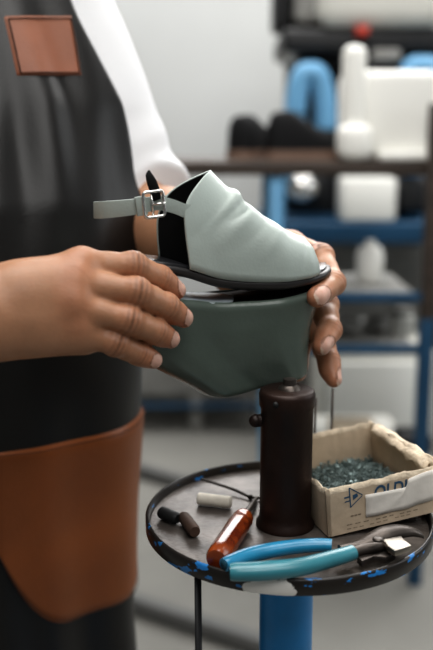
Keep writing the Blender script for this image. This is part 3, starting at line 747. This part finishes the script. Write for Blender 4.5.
# amber-handled screwdriver
scd = thing('screwdriver', 'short tool with reddish amber handle and dark blade', 'screwdriver', Q(232, 545, TZ))
a = Q(216, 560, TZ + .010); b = Q(244, 517, TZ + .0095); d = b - a; L0 = np.linalg.norm(d); Rm = frame_z(d)
pr2 = [(.0015, 0), (.0080, .0005), (.0094, .004), (.0098, .015), (.0096, L0 * .55), (.0098, L0 * .78), (.0092, L0 * .86), (.0080, L0 * .89), (.0092, L0 * .93), (.0085, L0 * .985), (.0045, L0), (.001, L0)]
nn_ = 36; vs = []
for r, z in pr2:
    for j in range(nn_):
        an = 2 * PI * j / nn_; flute = 1 - .06 * (math.cos(8 * an) > .3) * (.1 < z / L0 < .8); vs.append(a + Rm @ np.array([r * flute * math.cos(an), r * flute * math.sin(an), z]))
mb = MB(); mb.add(vs, [(i * nn_ + j, i * nn_ + (j + 1) % nn_, (i + 1) * nn_ + (j + 1) % nn_, (i + 1) * nn_ + j) for i in range(len(pr2) - 1) for j in range(nn_)] + [tuple(range(nn_))[::-1]])
o = mb.build('handle', M['amber'], scd); autosmooth(o, 45)
bl = Q(254, 502, TZ + .004); u = d / L0
MB().tube([b - u * .001, b + u * .010, bl, bl + (bl - b) / np.linalg.norm(bl - b) * .012], [.0034, .0030, .0024, .0014], 12).build('blade', M['steel'], scd)
# cork
a = Q(198, 498.5, TZ + .0058); b = Q(231, 502.5, TZ + .0058); ck = MB().tube([a, a * .98 + b * .02, a * .6 + b * .4, a * .02 + b * .98, b], [.0048, .0056, .0056, .0056, .0048], 20).build('cork_plug', M['cork']); autosmooth(ck, 50)
tag(ck, 'pale cork cylinder lying on the tray', 'cork')
# black cap and brown roll
a = Q(161, 512, TZ + .0056); b = Q(178, 519, TZ + .0056); ck = MB().tube([a, a * .95 + b * .05, a * .1 + b * .9, b], [.0046, .0056, .0054, .0040], 18).build('rubber_cap', M['rubber']); autosmooth(ck, 50)
tag(ck, 'small black rubber cap at the left of the tray', 'cap')
a = Q(183, 516, TZ + .0056); b = Q(195, 532, TZ + .0056); ck = MB().tube([a, a * .9 + b * .1, a * .1 + b * .9, b], [.0042, .0054, .0056, .0046], 18).build('leather_roll', M['brownroll']); autosmooth(ck, 50)
tag(ck, 'small dark brown roll beside the black cap', 'roll')
# wire
pth = spline([Q(201, 479, .844), Q(214, 483, .842), Q(235, 490, .838), Q(250, 497, TZ + .002), Q(260, 498, TZ + .002)], 30)
ck = MB().tube(pth, .0014, 8); ck.ball(pth[-8], .0026); ck = ck.build('bent_wire', M['wire']); tag(ck, 'thin dark bent wire leaning on the back rim of the tray', 'wire')
ck2 = spline([Q(258, 500, TZ + .002), Q(262, 512, TZ + .002), Q(262, 524, TZ + .002)], 12)

# ------------------------------------------------------------------ cardboard box of tacks
BY = math.radians(18); BRoll = math.radians(-5.2)
BR = rotz(BY) @ roty(BRoll); bw, bd, bh = .110, .128, .0425
B0 = Q(328.5, 537.5, TZ + .001)
def BX(x, y, z): return B0 + BR @ np.array([x, y, z])
box = thing('cardboard_box', 'open worn cardboard box with torn edges and blue print, standing on the tray', 'box', B0)
th = .0032
def wallgrid(p0, p1, jag, seed, name):
    """thick card wall from p0 to p1 (box-plan coordinates), ragged along its top"""
    r = np.random.default_rng(seed); n = 46; p0 = np.array(p0); p1 = np.array(p1); d = p1 - p0; Ld = np.linalg.norm(d); d = d / Ld; nrm = np.array([-d[1], d[0]])
    top = bh + np.convolve(r.normal(0, jag, n + 8), np.ones(4) / 4, 'same')[4:4 + n]; V = []; thn = th * (1 + .35 * np.convolve(r.normal(0, 1, n + 8), np.ones(3) / 3, 'same')[4:4 + n])
    rows = [(0, 0), (0, .5), (0, .9), (.12, .99), (.5, 1.015), (.88, .99), (1, .9), (1, .5), (1, 0)]
    G = [[BX(*(p0 + d * Ld * i / (n - 1) + nrm * a * (thn[i] if c > .8 else th)), (top[i] if c > .8 else bh) * c) for (a, c) in rows] for i in range(n)]
    m = MB().grid(np.array(G)); k = len(rows); m.f += [tuple(range(k)), tuple(range((n - 1) * k, n * k))[::-1]]; m.m += [0, 0]
    for fi, f in enumerate(m.f[:-2]):
        if fi % (k - 1) in (2, 3, 4, 5): m.m[fi] = 1
    o = m.build(name, None, box, mats=[M['card'], M['cardedge']]); autosmooth(o, 55); return o
wallgrid((0, 0), (bw, 0), .0010, 1, 'front_panel'); wallgrid((bw, 0), (bw, bd), .0028, 2, 'side_panel'); wallgrid((bw, bd), (0, bd), .0010, 3, 'back_panel'); wallgrid((0, bd), (0, 0), .0020, 4, 'side_panel')
mb = MB(); c_ = BX(bw / 2, bd / 2, .001); mb.box(c_, (bw - .002, bd - .002, .002), BR); mb.build('bottom_panel', M['card'], box, smooth=False)
# crumpled torn flap on right wall
V = []
r = np.random.default_rng(12); G = []
for i in range(14):
    t = i / 13; y = bd * (.10 + .80 * t); G.append([BX(bw - .001 - .006 * u + r.normal(0, .0008), y, bh + .002 * math.sin(u * 3) - .010 * u * (1 - .5 * t) + r.normal(0, .0008)) for u in np.linspace(-.35, 1, 7)])
o = MB().grid(np.array(G)).build('torn_flap', M['cardedge'], box); solid(o, .0015)
# print on the front panel, and paper tape over it
def FP(u, v, off=.0004): return BX(u, -off, v)
def strip(mb, pts, wd, off=.0004):
    for (p, q) in zip(pts[:-1], pts[1:]):
        p = np.array(p); q = np.array(q); d = (q - p) / np.linalg.norm(q - p); nn = np.array([-d[1], d[0]]) * wd / 2
        A = [p - nn - d * wd * .3, q - nn + d * wd * .3, q + nn + d * wd * .3, p + nn - d * wd * .3]; mb.add([FP(*a, off) for a in A], [(0, 1, 2, 3)])
def front_uv(x, y):
    n = BR[:, 1]; r_ = ray(x, y); t = ((B0 - CAM) @ n) / (r_ @ n); v = BR.T @ (CAM + t * r_ - B0); return np.array([v[0], v[2]])
mb = MB()
uv = lambda *a: front_uv(*a)
strip(mb, [uv(349, 488), uv(350.5, 507)], .0011); strip(mb, [uv(349.5, 488), uv(362, 494.5)], .0009); strip(mb, [uv(350.5, 507), uv(362, 495.5)], .0008)
strip(mb, [uv(344.5, 498), uv(349.5, 496.5)], .0014); strip(mb, [uv(345, 502), uv(350, 500.5)], .0010)
tri = [uv(352.5, 495), uv(357, 493), uv(358, 496), uv(353, 500)]; mb.add([FP(*a) for a in tri], [(0, 1, 2, 3)])
o = mb.build('printed_emblem', M['ink'], box, smooth=False)
fc = bpy.data.curves.new('letters', 'FONT'); fc.body = 'OLDI'; fc.size = .0175; fc.shear = .15; fc.extrude = .0001; fc.offset = .0003; fc.space_character = 1.0
fo = bpy.data.objects.new('letters', fc); col.objects.link(fo); bpy.context.view_layer.update()
me = bpy.data.meshes.new_from_object(fo.evaluated_get(bpy.context.evaluated_depsgraph_get())); bpy.data.objects.remove(fo)
t0 = uv(374.5, 499); cs = np.array([[v.co.x, v.co.y, v.co.z] for v in me.vertices]); wtx = np.ptp(cs[:, 0]); sx = (uv(408, 484)[0] - uv(375, 492)[0]) / wtx
vs = [FP(t0[0] + (c[0] - cs[:, 0].min()) * sx, t0[1] + c[1] * .95, .0005 + c[2]) for c in cs]; fs = [list(p.vertices) for p in me.polygons]
mo('printed_letters', vs, fs, M['ink'], box, smooth=False); bpy.data.meshes.remove(me)
mb = MB()
for (x0, y0, x1, y1, wdt) in ((351, 516, 362, 513.5, .0012), (347, 525, 372, 519.5, .0008), (376, 519, 396, 514, .0008), (400, 513.5, 420, 508.5, .0008), (347, 529, 366, 525, .0007), (370, 524, 390, 519, .0007), (395, 517.5, 412, 513.5, .0007)):
    a = uv(x0, y0); b = uv(x1, y1); k = 9
    for i in range(k):
        if i % 3 != 2: strip(mb, [a + (b - a) * (i / k), a + (b - a) * ((i + .7) / k)], wdt)
mb.build('faded_print', M['faintink'], box, smooth=False)
edge = [uv(365, 494.5), uv(406, 487), uv(407.5, 479), uv(420, 473), uv(440, 467)]; low = [uv(365.5, 517), uv(385, 513), uv(407, 508), uv(420, 503), uv(440, 497)]
G = []
for t in np.linspace(0, 1, 22):
    i = min(int(t * 4), 3); f = t * 4 - i; A = edge[i] * (1 - f) + edge[i + 1] * f; Bp = low[i] * (1 - f) + low[i + 1] * f
    if A[0] > bw: A[0] = bw; 
    if Bp[0] > bw: Bp[0] = bw
    G.append([FP(*(A * (1 - v) + Bp * v), .0009 + .0003 * math.sin(t * 19 + v * 5)) for v in np.linspace(0, 1, 7)])
o = MB().grid(np.array(G)).build('paper_tape', M['tape'], box); solid(o, .0004, 0)
# tacks heaped in the box
mb = MB(); r = np.random.default_rng(5)
hz = lambda x, y: (.0085) + .0030 * math.sin(x * 60 + 1) * math.sin(y * 45) + .004 * math.exp(-((x - bw * .5) ** 2 + (y - bd * .45) ** 2) / .0009)
G = [[BX(x, y, hz(x, y) - .004) for x in np.linspace(.0035, bw - .0035, 16)] for y in np.linspace(.0035, bd - .0035, 18)]
mb.grid(np.array(G))
for i in range(1500):
    x = r.uniform(.0065, bw - .0065); y = r.uniform(.0065, bd - .0065); c_ = BX(x, y, hz(x, y) - .002 + r.uniform(0, .003)); d = r.normal(0, 1, 3); d[2] *= .6; d /= np.linalg.norm(d); L0 = r.uniform(.005, .0095)
    x_ = frame_z(d); n = 5; ra = .00055; vs = [c_ + x_ @ np.array([rr2 * math.cos(2 * PI * j / n), rr2 * math.sin(2 * PI * j / n), z]) for (rr2, z) in ((.0016, -L0 / 2), (.0016, -L0 / 2 + .0005), (ra, -L0 / 2 + .0007), (ra * .6, L0 / 2)) for j in range(n)]
    mb.add(vs, [(q * n + j, q * n + (j + 1) % n, (q + 1) * n + (j + 1) % n, (q + 1) * n + j) for q in range(3) for j in range(n)] + [tuple(range(n))[::-1]])
tk = mb.build('tacks', M['tacks'], smooth=False); tag(tk, 'heap of small grey shoe tacks filling the cardboard box', 'tacks', kind='stuff')

# ================================================================== ROOM
def struct(o): o['kind'] = 'structure'; return o
WY = 4.1
struct(MB().box((0, 0.2, -.02), (9, 9, .04)).build('floor', M['floor'], smooth=False))
struct(MB().box((0, WY + .05, 1.5), (9, .1, 3.0)).build('wall_back', M['wall'], smooth=False))
struct(MB().box((0, WY - .008, .05), (9, .016, .10)).build('baseboard_back', M['rail'], smooth=False))

# ---- shelving rack behind
RY = 2.2
def X(px, Y, py=170): return QY(px, py, Y)[0]
def Zy(py, Y): return QY(216, py, Y)[2]
sz = Zy(161.5, RY)
rack = thing('shelving_rack', 'blue steel shelving rack with brown wooden top shelf behind the table', 'shelving rack', (.3, RY + .2, 0))
xl, xr = X(277, RY), X(432, RY); xs = X(150, RY)
MB().box(((xs + xr) / 2, RY + .20, sz - .0165), (xr - xs + .04, .40, .033), bev=.003).build('shelf_board', M['wood'], rack)['label'] = 'brown wooden shelf board'
zt_ = Zy(104, RY)
for (x, y, full) in ((xr + .005, RY - .0, 1), (xl, RY + .03, 0), (xr + .21, RY + .38, 0), (xl, RY + .38, 0)):
    zsplit = Zy(318, RY) if full else sz - .034
    MB().box((x, y, zsplit / 2), (.034, .034, zsplit), bev=.003).build('post', M['darkblue'] if full else M['lightblue'], rack)
    if full: MB().box((x, y, (zsplit + zt_) / 2 + .001), (.034, .034, zt_ - zsplit), bev=.003).build('post', M['wood'], rack)['label'] = 'brown upper post'
for (py, yy) in ((349, RY), (297, RY)):
    z = Zy(py, yy); MB().box(((xl + xr) / 2, yy, z), (xr - xl, .024, .022), bev=.002).build('rail', M['darkblue'], rack)
zl = Zy(349, RY); zm = Zy(297, RY)
MB().box(((xl + xr) / 2, RY + .2, zm - .004), (xr - xl - .03, .37, .010), bev=.002).build('middle_shelf', M['greyobj'], rack)
MB().box(((xl + xr) / 2 + .0, RY + .2, zl - .004), (xr - xl - .03, .37, .010), bev=.002).build('lower_shelf', M['greyobj'], rack)
# black shoes
def shoe(cx, cy, cz, yaw, ln, label, hgt):
    t = thing('black_shoe', label, 'shoe', (cx, cy, cz), 'pair of black shoes on the shelf'); Rz = rotz(yaw)
    G = []; n = 30; k = 20
    s_ = np.linspace(0, 1, n)
    hh = np.interp(s_, [0, .08, .30, .45, .60, .85, 1], [.055, .100, .105, .085, .062, .042, .02]) * hgt; ww = np.interp(s_, [0, .06, .2, .45, .7, .92, 1], [.012, .032, .036, .036, .046, .036, .01])
    for i in range(n):
        G.append([np.array([cx, cy, cz]) + Rz @ np.array([(s_[i] - .5) * ln, ww[i] * np.sign(math.cos(a)) * abs(math.cos(a)) ** .6, .026 + hh[i] * math.sin(a) ** .75]) for a in np.linspace(0, PI, k)])
    m = MB().grid(np.array(G)); m.f += [tuple(range(k)), tuple(range((n - 1) * k, n * k))[::-1]]; m.m += [0, 0]
    u = m.build('upper', M['blackshoe'], t); autosmooth(u, 60)
    out = [(-.5, 0)] + [((x - .5), 1) for x in s_[1:-1]]
    poly = [np.array([(s_[i] - .5) * ln * 1.03, -ww[i] * 1.06]) for i in range(n)] + [np.array([(s_[i] - .5) * ln * 1.03, ww[i] * 1.06]) for i in range(n - 1, -1, -1)]
    V = [np.array([cx, cy, cz]) + Rz @ np.array([*q, z]) for z in (.0, .026) for q in poly]; m2 = len(poly)
    MB().add(V, [tuple(range(m2))[::-1], tuple(range(m2, 2 * m2))] + [(i, (i + 1) % m2, m2 + (i + 1) % m2, m2 + i) for i in range(m2)]).build('sole', M['shoesole'], t, smooth=False)['label'] = 'tan sole'
    return t
sy = RY + .10
shoe(X(304, sy), sy, sz, math.radians(8), .195, 'black shoe on the brown shelf, right one beside the white container', .92)
shoe(X(257, sy + .07), sy + .07, sz, math.radians(50), .19, 'black shoe on the brown shelf, left one of the pair', .84)
# white container / moulded plastic
cy = RY + .13
cx0, cx1 = X(332, cy), X(427, cy)
wc = thing('white_container', 'white moulded plastic machine housing on the shelf', 'container', ((cx0 + cx1) / 2, cy, sz))
hb = Zy(72, cy) - sz; 
MB().box(((cx0 + cx1) / 2 + .015, cy + .03, sz + hb / 2), (cx1 - cx0 - .02, .22, hb), bev=.022, seg=4).build('casing', M['white'], wc)
ux = X(349.5, cy - .06); uh = Zy(46, cy - .06) - sz
MB().box((ux, cy - .085, sz + uh / 2), (.058, .05, uh), bev=.022, seg=4).build('upright_arm', M['white'], wc)
MB().box((X(353, cy - .1), cy - .105, sz + .045), (.085, .075, .09), bev=.03, seg=4).build('foot_block', M['white'], wc)
MB().box((cx1 - .08, cy - .10, sz + .012), (.13, .05, .024), bev=.008, seg=2).build('front_lip', M['white'], wc)
# paper sheet hanging under the shelf behind
hy = 3.08; zbm = Zy(222, 3.0)
bx = MB().box((X(367, hy), hy, (Zy(177, hy) + zbm) / 2), (X(394, hy) - X(340, hy), .14, Zy(177, hy) - zbm), bev=.012).build('white_bin', M['white']); tag(bx, 'white plastic bin standing on the blue machine bench below the shelf', 'bin')
# ---- industrial machine
MY = 3.1
mc = thing('sewing_machine_press', 'large shoe factory machine, white housing with black frame and blue guards', 'machine', (X(370, MY), MY, 0))
def mbox(n, px0, py0, px1, py1, y, dep, m, bev=.02):
    x0, x1 = X(px0, y, (py0 + py1) / 2), X(px1, y, (py0 + py1) / 2); z1, z0 = Zy(py0, y), Zy(py1, y)
    return MB().box(((x0 + x1) / 2, y + dep / 2, (z0 + z1) / 2), (x1 - x0, dep, z1 - z0), bev=bev, seg=3).build(n, m, mc)
mbox('white_housing', 318, -60, 450, 27, MY, .5, M['offwhite'], .05)
mbox('side_cover', 296, -60, 322, 24, MY + .05, .4, M['greyobj'], .03)
mbox('upper_frame', 283, 27, 460, 52, MY + .03, .5, M['black'], .02)
mbox('left_arm', 274, -60, 292, 30, MY + .12, .2, M['black'], .02)
mbox('black_column', 290, 50, 460, 126, MY + .25, .3, M['black'], .02)
mbox('grey_fitting', 284, 44, 297, 66, MY + .05, .1, M['greyobj'], .015)
mbox('pipe_block', 372, 48, 402, 62, MY + .02, .12, M['greyobj'], .015)
mbox('red_button', 356, 26, 370, 36, MY - .01, .05, M['red'], .012)
for (pa, pb, yt, yb) in ((296, 325, 74, 130), (404, 440, 68, 130)):
    p_ = spline([QY(pa - 1, yb, MY), QY(pa, (yt + yb) / 2, MY), QY(pa + 6, yt + 3, MY), QY((pa + pb) / 2, yt - 1, MY), QY(pb - 6, yt + 3, MY), QY(pb, (yt + yb) / 2, MY), QY(pb + 1, yb, MY)], 40)
    MB().tube(p_, .037, 16).build('blue_guard', M['lightblue'], mc)['label'] = 'light blue curved guard'
mbox('bench_beam', 262, 222, 470, 244, MY - .1, .5, M['darkblue'], .01)
mbox('lower_works', 286, 126, 462, 221, MY + .22, .3, M['black'], .02)
mbox('base_panel', 268, 244, 462, 390, MY + .3, .1, M['greyobj'], .01)
mbox('blue_leg', 266, 130, 286, 222, MY, .12, M['lightblue'], .01)
mbox('black_motor', 399, 176, 432, 214, MY - .04, .24, M['black'], .03)
mbox('blue_tag', 404, 170, 424, 176, MY - .08, .05, M['blue'], .005)
mbox('bench_foot', 262, 244, 276, 386, MY + .1, .1, M['greyobj'], .01); mbox('bench_foot', 440, 244, 455, 386, MY + .1, .1, M['greyobj'], .01)
hp = QY(302, 187, MY - .02); MB().lathe([(.001, -.02), (.05, -.02), (.055, 0), (.04, .02), (.001, .03)], hp, 32, R=rotx(PI / 2)).build('handwheel', M['silver'], mc)
MB().lathe([(.001, -.04), (.075, -.04), (.08, 0), (.075, .015), (.001, .016)], QY(303, 189, MY + .02), 32, R=rotx(PI / 2)).build('wheel_ring', M['black'], mc)
# things on the rack's lower shelf
ly = RY + .16; lz = zl + .001
j = thing('plastic_jar', 'small pale jar on the lower shelf near the blue post', 'jar', (X(401, ly, 340), ly, lz))
o = MB().lathe([(.001, 0), (.032, 0), (.034, .006), (.034, .05), (.026, .058), (.001, .058)], (X(401, ly, 340), ly, lz), 24).build('jar_body', M['glass'], j); autosmooth(o, 40)
o = MB().lathe([(.001, 0), (.028, 0), (.028, .014), (.001, .014)], (X(401, ly, 340), ly, lz + .058), 24).build('lid', M['greyobj'], j); autosmooth(o, 40)
by = RY + .22; bz = zm + .0012; bh_ = Zy(240, by) - bz; bx_ = X(370, by, 260)
j2 = thing('white_bottle', 'white rounded bottle on the middle shelf below the white bin', 'bottle', (bx_, by, bz))
o = MB().lathe([(.001, 0), (.028, 0), (.034, .006), (.036, bh_ * .4), (.037, bh_ * .65), (.029, bh_ * .84), (.001, bh_ * .9)], (bx_, by, bz), 24).build('bottle_body', M['white'], j2); autosmooth(o, 60)
o = MB().lathe([(.001, 0), (.014, 0), (.014, bh_ * .12), (.001, bh_ * .12)], (bx_, by, bz + bh_ * .88), 20).build('cap', M['white'], j2); autosmooth(o, 40)
r = np.random.default_rng(3)
for i, (px, lab) in enumerate(((350, 'grey folded cloth bundle on the lower shelf, near the fingers'), (377, 'grey folded cloth bundle on the lower shelf, beside the pale jar'))):
    S = SDF((X(px, ly, 330) - .09, ly - .09, lz - .001), (X(px, ly, 330) + .09, ly + .09, lz + .09), .006)
    for k in range(7): S.ball((X(px, ly, 330) + r.uniform(-.02, .02), ly + r.uniform(-.03, .03), lz + .015 + r.uniform(0, .018)), (.018, .028, .016 + r.uniform(0, .008)), .012)
    S.F = np.maximum(S.F, lz + .0005 - S.pts(tuple(slice(0, int(q)) for q in S.n))[..., 2]); V, F_ = S.mesh(); o = mo('cloth_bundle', V, F_, M['greyobj']); tag(o, lab, 'cloth')
# white cabinet behind below
cb = thing('white_cabinet', 'low pale cabinet standing behind the rack', 'cabinet', (X(385, 2.75, 390), 2.95, 0))
yb = 2.75; x0, x1 = X(322, yb, 390), X(436, yb, 390); zt1 = Zy(352, yb)
MB().box(((x0 + x1) / 2, yb + .2, zt1 / 2), (x1 - x0, .4, zt1), bev=.01).build('carcass', M['offwhite'], cb)
MB().box(((x0 + x1) / 2, yb - .008, zt1 / 2 + .02), (x1 - x0 - .04, .016, zt1 - .10), bev=.004).build('door', M['white'], cb)
# beige parcels near the floor seen over the box
for i, (px, py, w_, h_, m_, lab) in enumerate(((352, 436, .12, .075, 'beige', 'small beige parcel on the floor rail shelf behind the box, left one'), (412, 437, .09, .05, 'black', 'small dark tin on the bottom shelf behind the box'), )):
    y_ = RY + .1; z_ = Zy(py + 12, y_)
    o = MB().box((X(px, y_, py), y_, z_ + h_ / 2), (w_, .10, h_), bev=.008).build('parcel' if i == 0 else 'tin', M[m_]); tag(o, lab, 'parcel' if i == 0 else 'tin')
zbz = Zy(448, RY + .1)
MB().box(((xl + xr) / 2, RY + .2, zbz - .011), (xr - xl, .38, .02), bev=.003).build('bottom_shelf', M['offwhite'], rack)
# floor rails on the left
def bar(name, p, q, w_, h_, m, lab, cat):
    d = q - p; R_2 = frame_z(d); o = MB().box((p + q) / 2, (w_, h_, np.linalg.norm(d)), R_2, bev=.003).build(name, m); return tag(o, lab, cat)
p, q = Q(110, 594, .03), Q(300, 656, .03); bar('floor_rail', p, q, .035, .035, M['rail'], 'grey metal rail on the floor, the nearer one left of the blue column', 'rail')
p, q = Q(80, 452, .03), Q(250, 500, .03); bar('floor_rail', p, q, .035, .035, M['rail'], 'grey metal rail on the floor, the farther one behind the tray', 'rail')
# low dark bench at back wall, left
bn = thing('work_bench', 'low grey work bench with blue edge along the back wall', 'bench', (X(190, 3.6, 380), 3.7, 0))
y_ = 3.45; x0, x1 = X(90, y_, 380), X(262, y_, 380); z1 = Zy(352, y_); 
MB().box(((x0 + x1) / 2, y_ + .25, (z1 + Zy(396, y_)) / 2), (x1 - x0, .5, z1 - Zy(396, y_)), bev=.01).build('bench_box', M['greyobj'], bn)
MB().box(((x0 + x1) / 2, y_ - .01, Zy(405, y_)), (x1 - x0, .03, .016), bev=.004).build('blue_rail', M['darkblue'], bn)
for x in (x0 + .04, (x0 + x1) / 2 + .08, x1 - .04): MB().box((x, y_ + .02, Zy(396, y_) / 2), (.05, .05, Zy(396, y_)), bev=.004).build('leg', M['greyobj'], bn)

# ================================================================== LIGHT
def area(name, loc, target, size, power, color=(1, 1, 1)):
    l = bpy.data.lights.new(name, 'AREA'); l.shape = 'RECTANGLE'; l.size, l.size_y = size; l.energy = power; l.color = color
    o = bpy.data.objects.new(name, l); o.location = loc; d = Vector(target) - Vector(loc); o.rotation_euler = d.to_track_quat('-Z', 'Y').to_euler(); col.objects.link(o); return o
area('ceiling_and_fill_light', (-.1, .75, 2.7), (-.1, .75, 0), (1.5, 1.2), 30, (1, .98, .95))
area('ceiling_and_fill_light', (.6, 2.9, 2.85), (.6, 2.9, 0), (2.8, 1.6), 70, (1, .99, .97))
area('window_and_backlight', (.5, 3.7, 2.45), (.05, .8, .95), (3.0, .9), 42, (1, 1, 1))  # backlight added before the windowless wall, aimed for reflections on the tray
area('window_and_backlight', (2.6, 1.3, 1.9), (0, .9, 1.0), (1.6, 1.6), 17, (.95, .98, 1))
area('ceiling_and_fill_light', (.5, -.7, 2.75), (.1, .8, .9), (1.6, 1.2), 20, (1, .99, .97))  # weak front fill added behind the camera, not a fixture of the room
w = bpy.data.worlds.new('world'); sc.world = w; w.use_nodes = True
bg = w.node_tree.nodes['Background']; bg.inputs['Color'].default_value = (.95, .98, 1, 1); bg.inputs['Strength'].default_value = .13

cam = bpy.data.cameras.new('camera'); co = bpy.data.objects.new('camera', cam); col.objects.link(co)
co.location = tuple(CAM); co.rotation_euler = (math.radians(90) - PITCH, 0, 0)
cam.sensor_fit = 'VERTICAL'; cam.sensor_height = 36; cam.lens = 36 * FPX / 650; cam.clip_start = .02
cam.dof.use_dof = True; cam.dof.focus_distance = .75; cam.dof.aperture_fstop = 3.4
sc.camera = co
sc.view_settings.view_transform = 'Standard'; sc.view_settings.look = 'Medium High Contrast'; sc.view_settings.exposure = 0.0
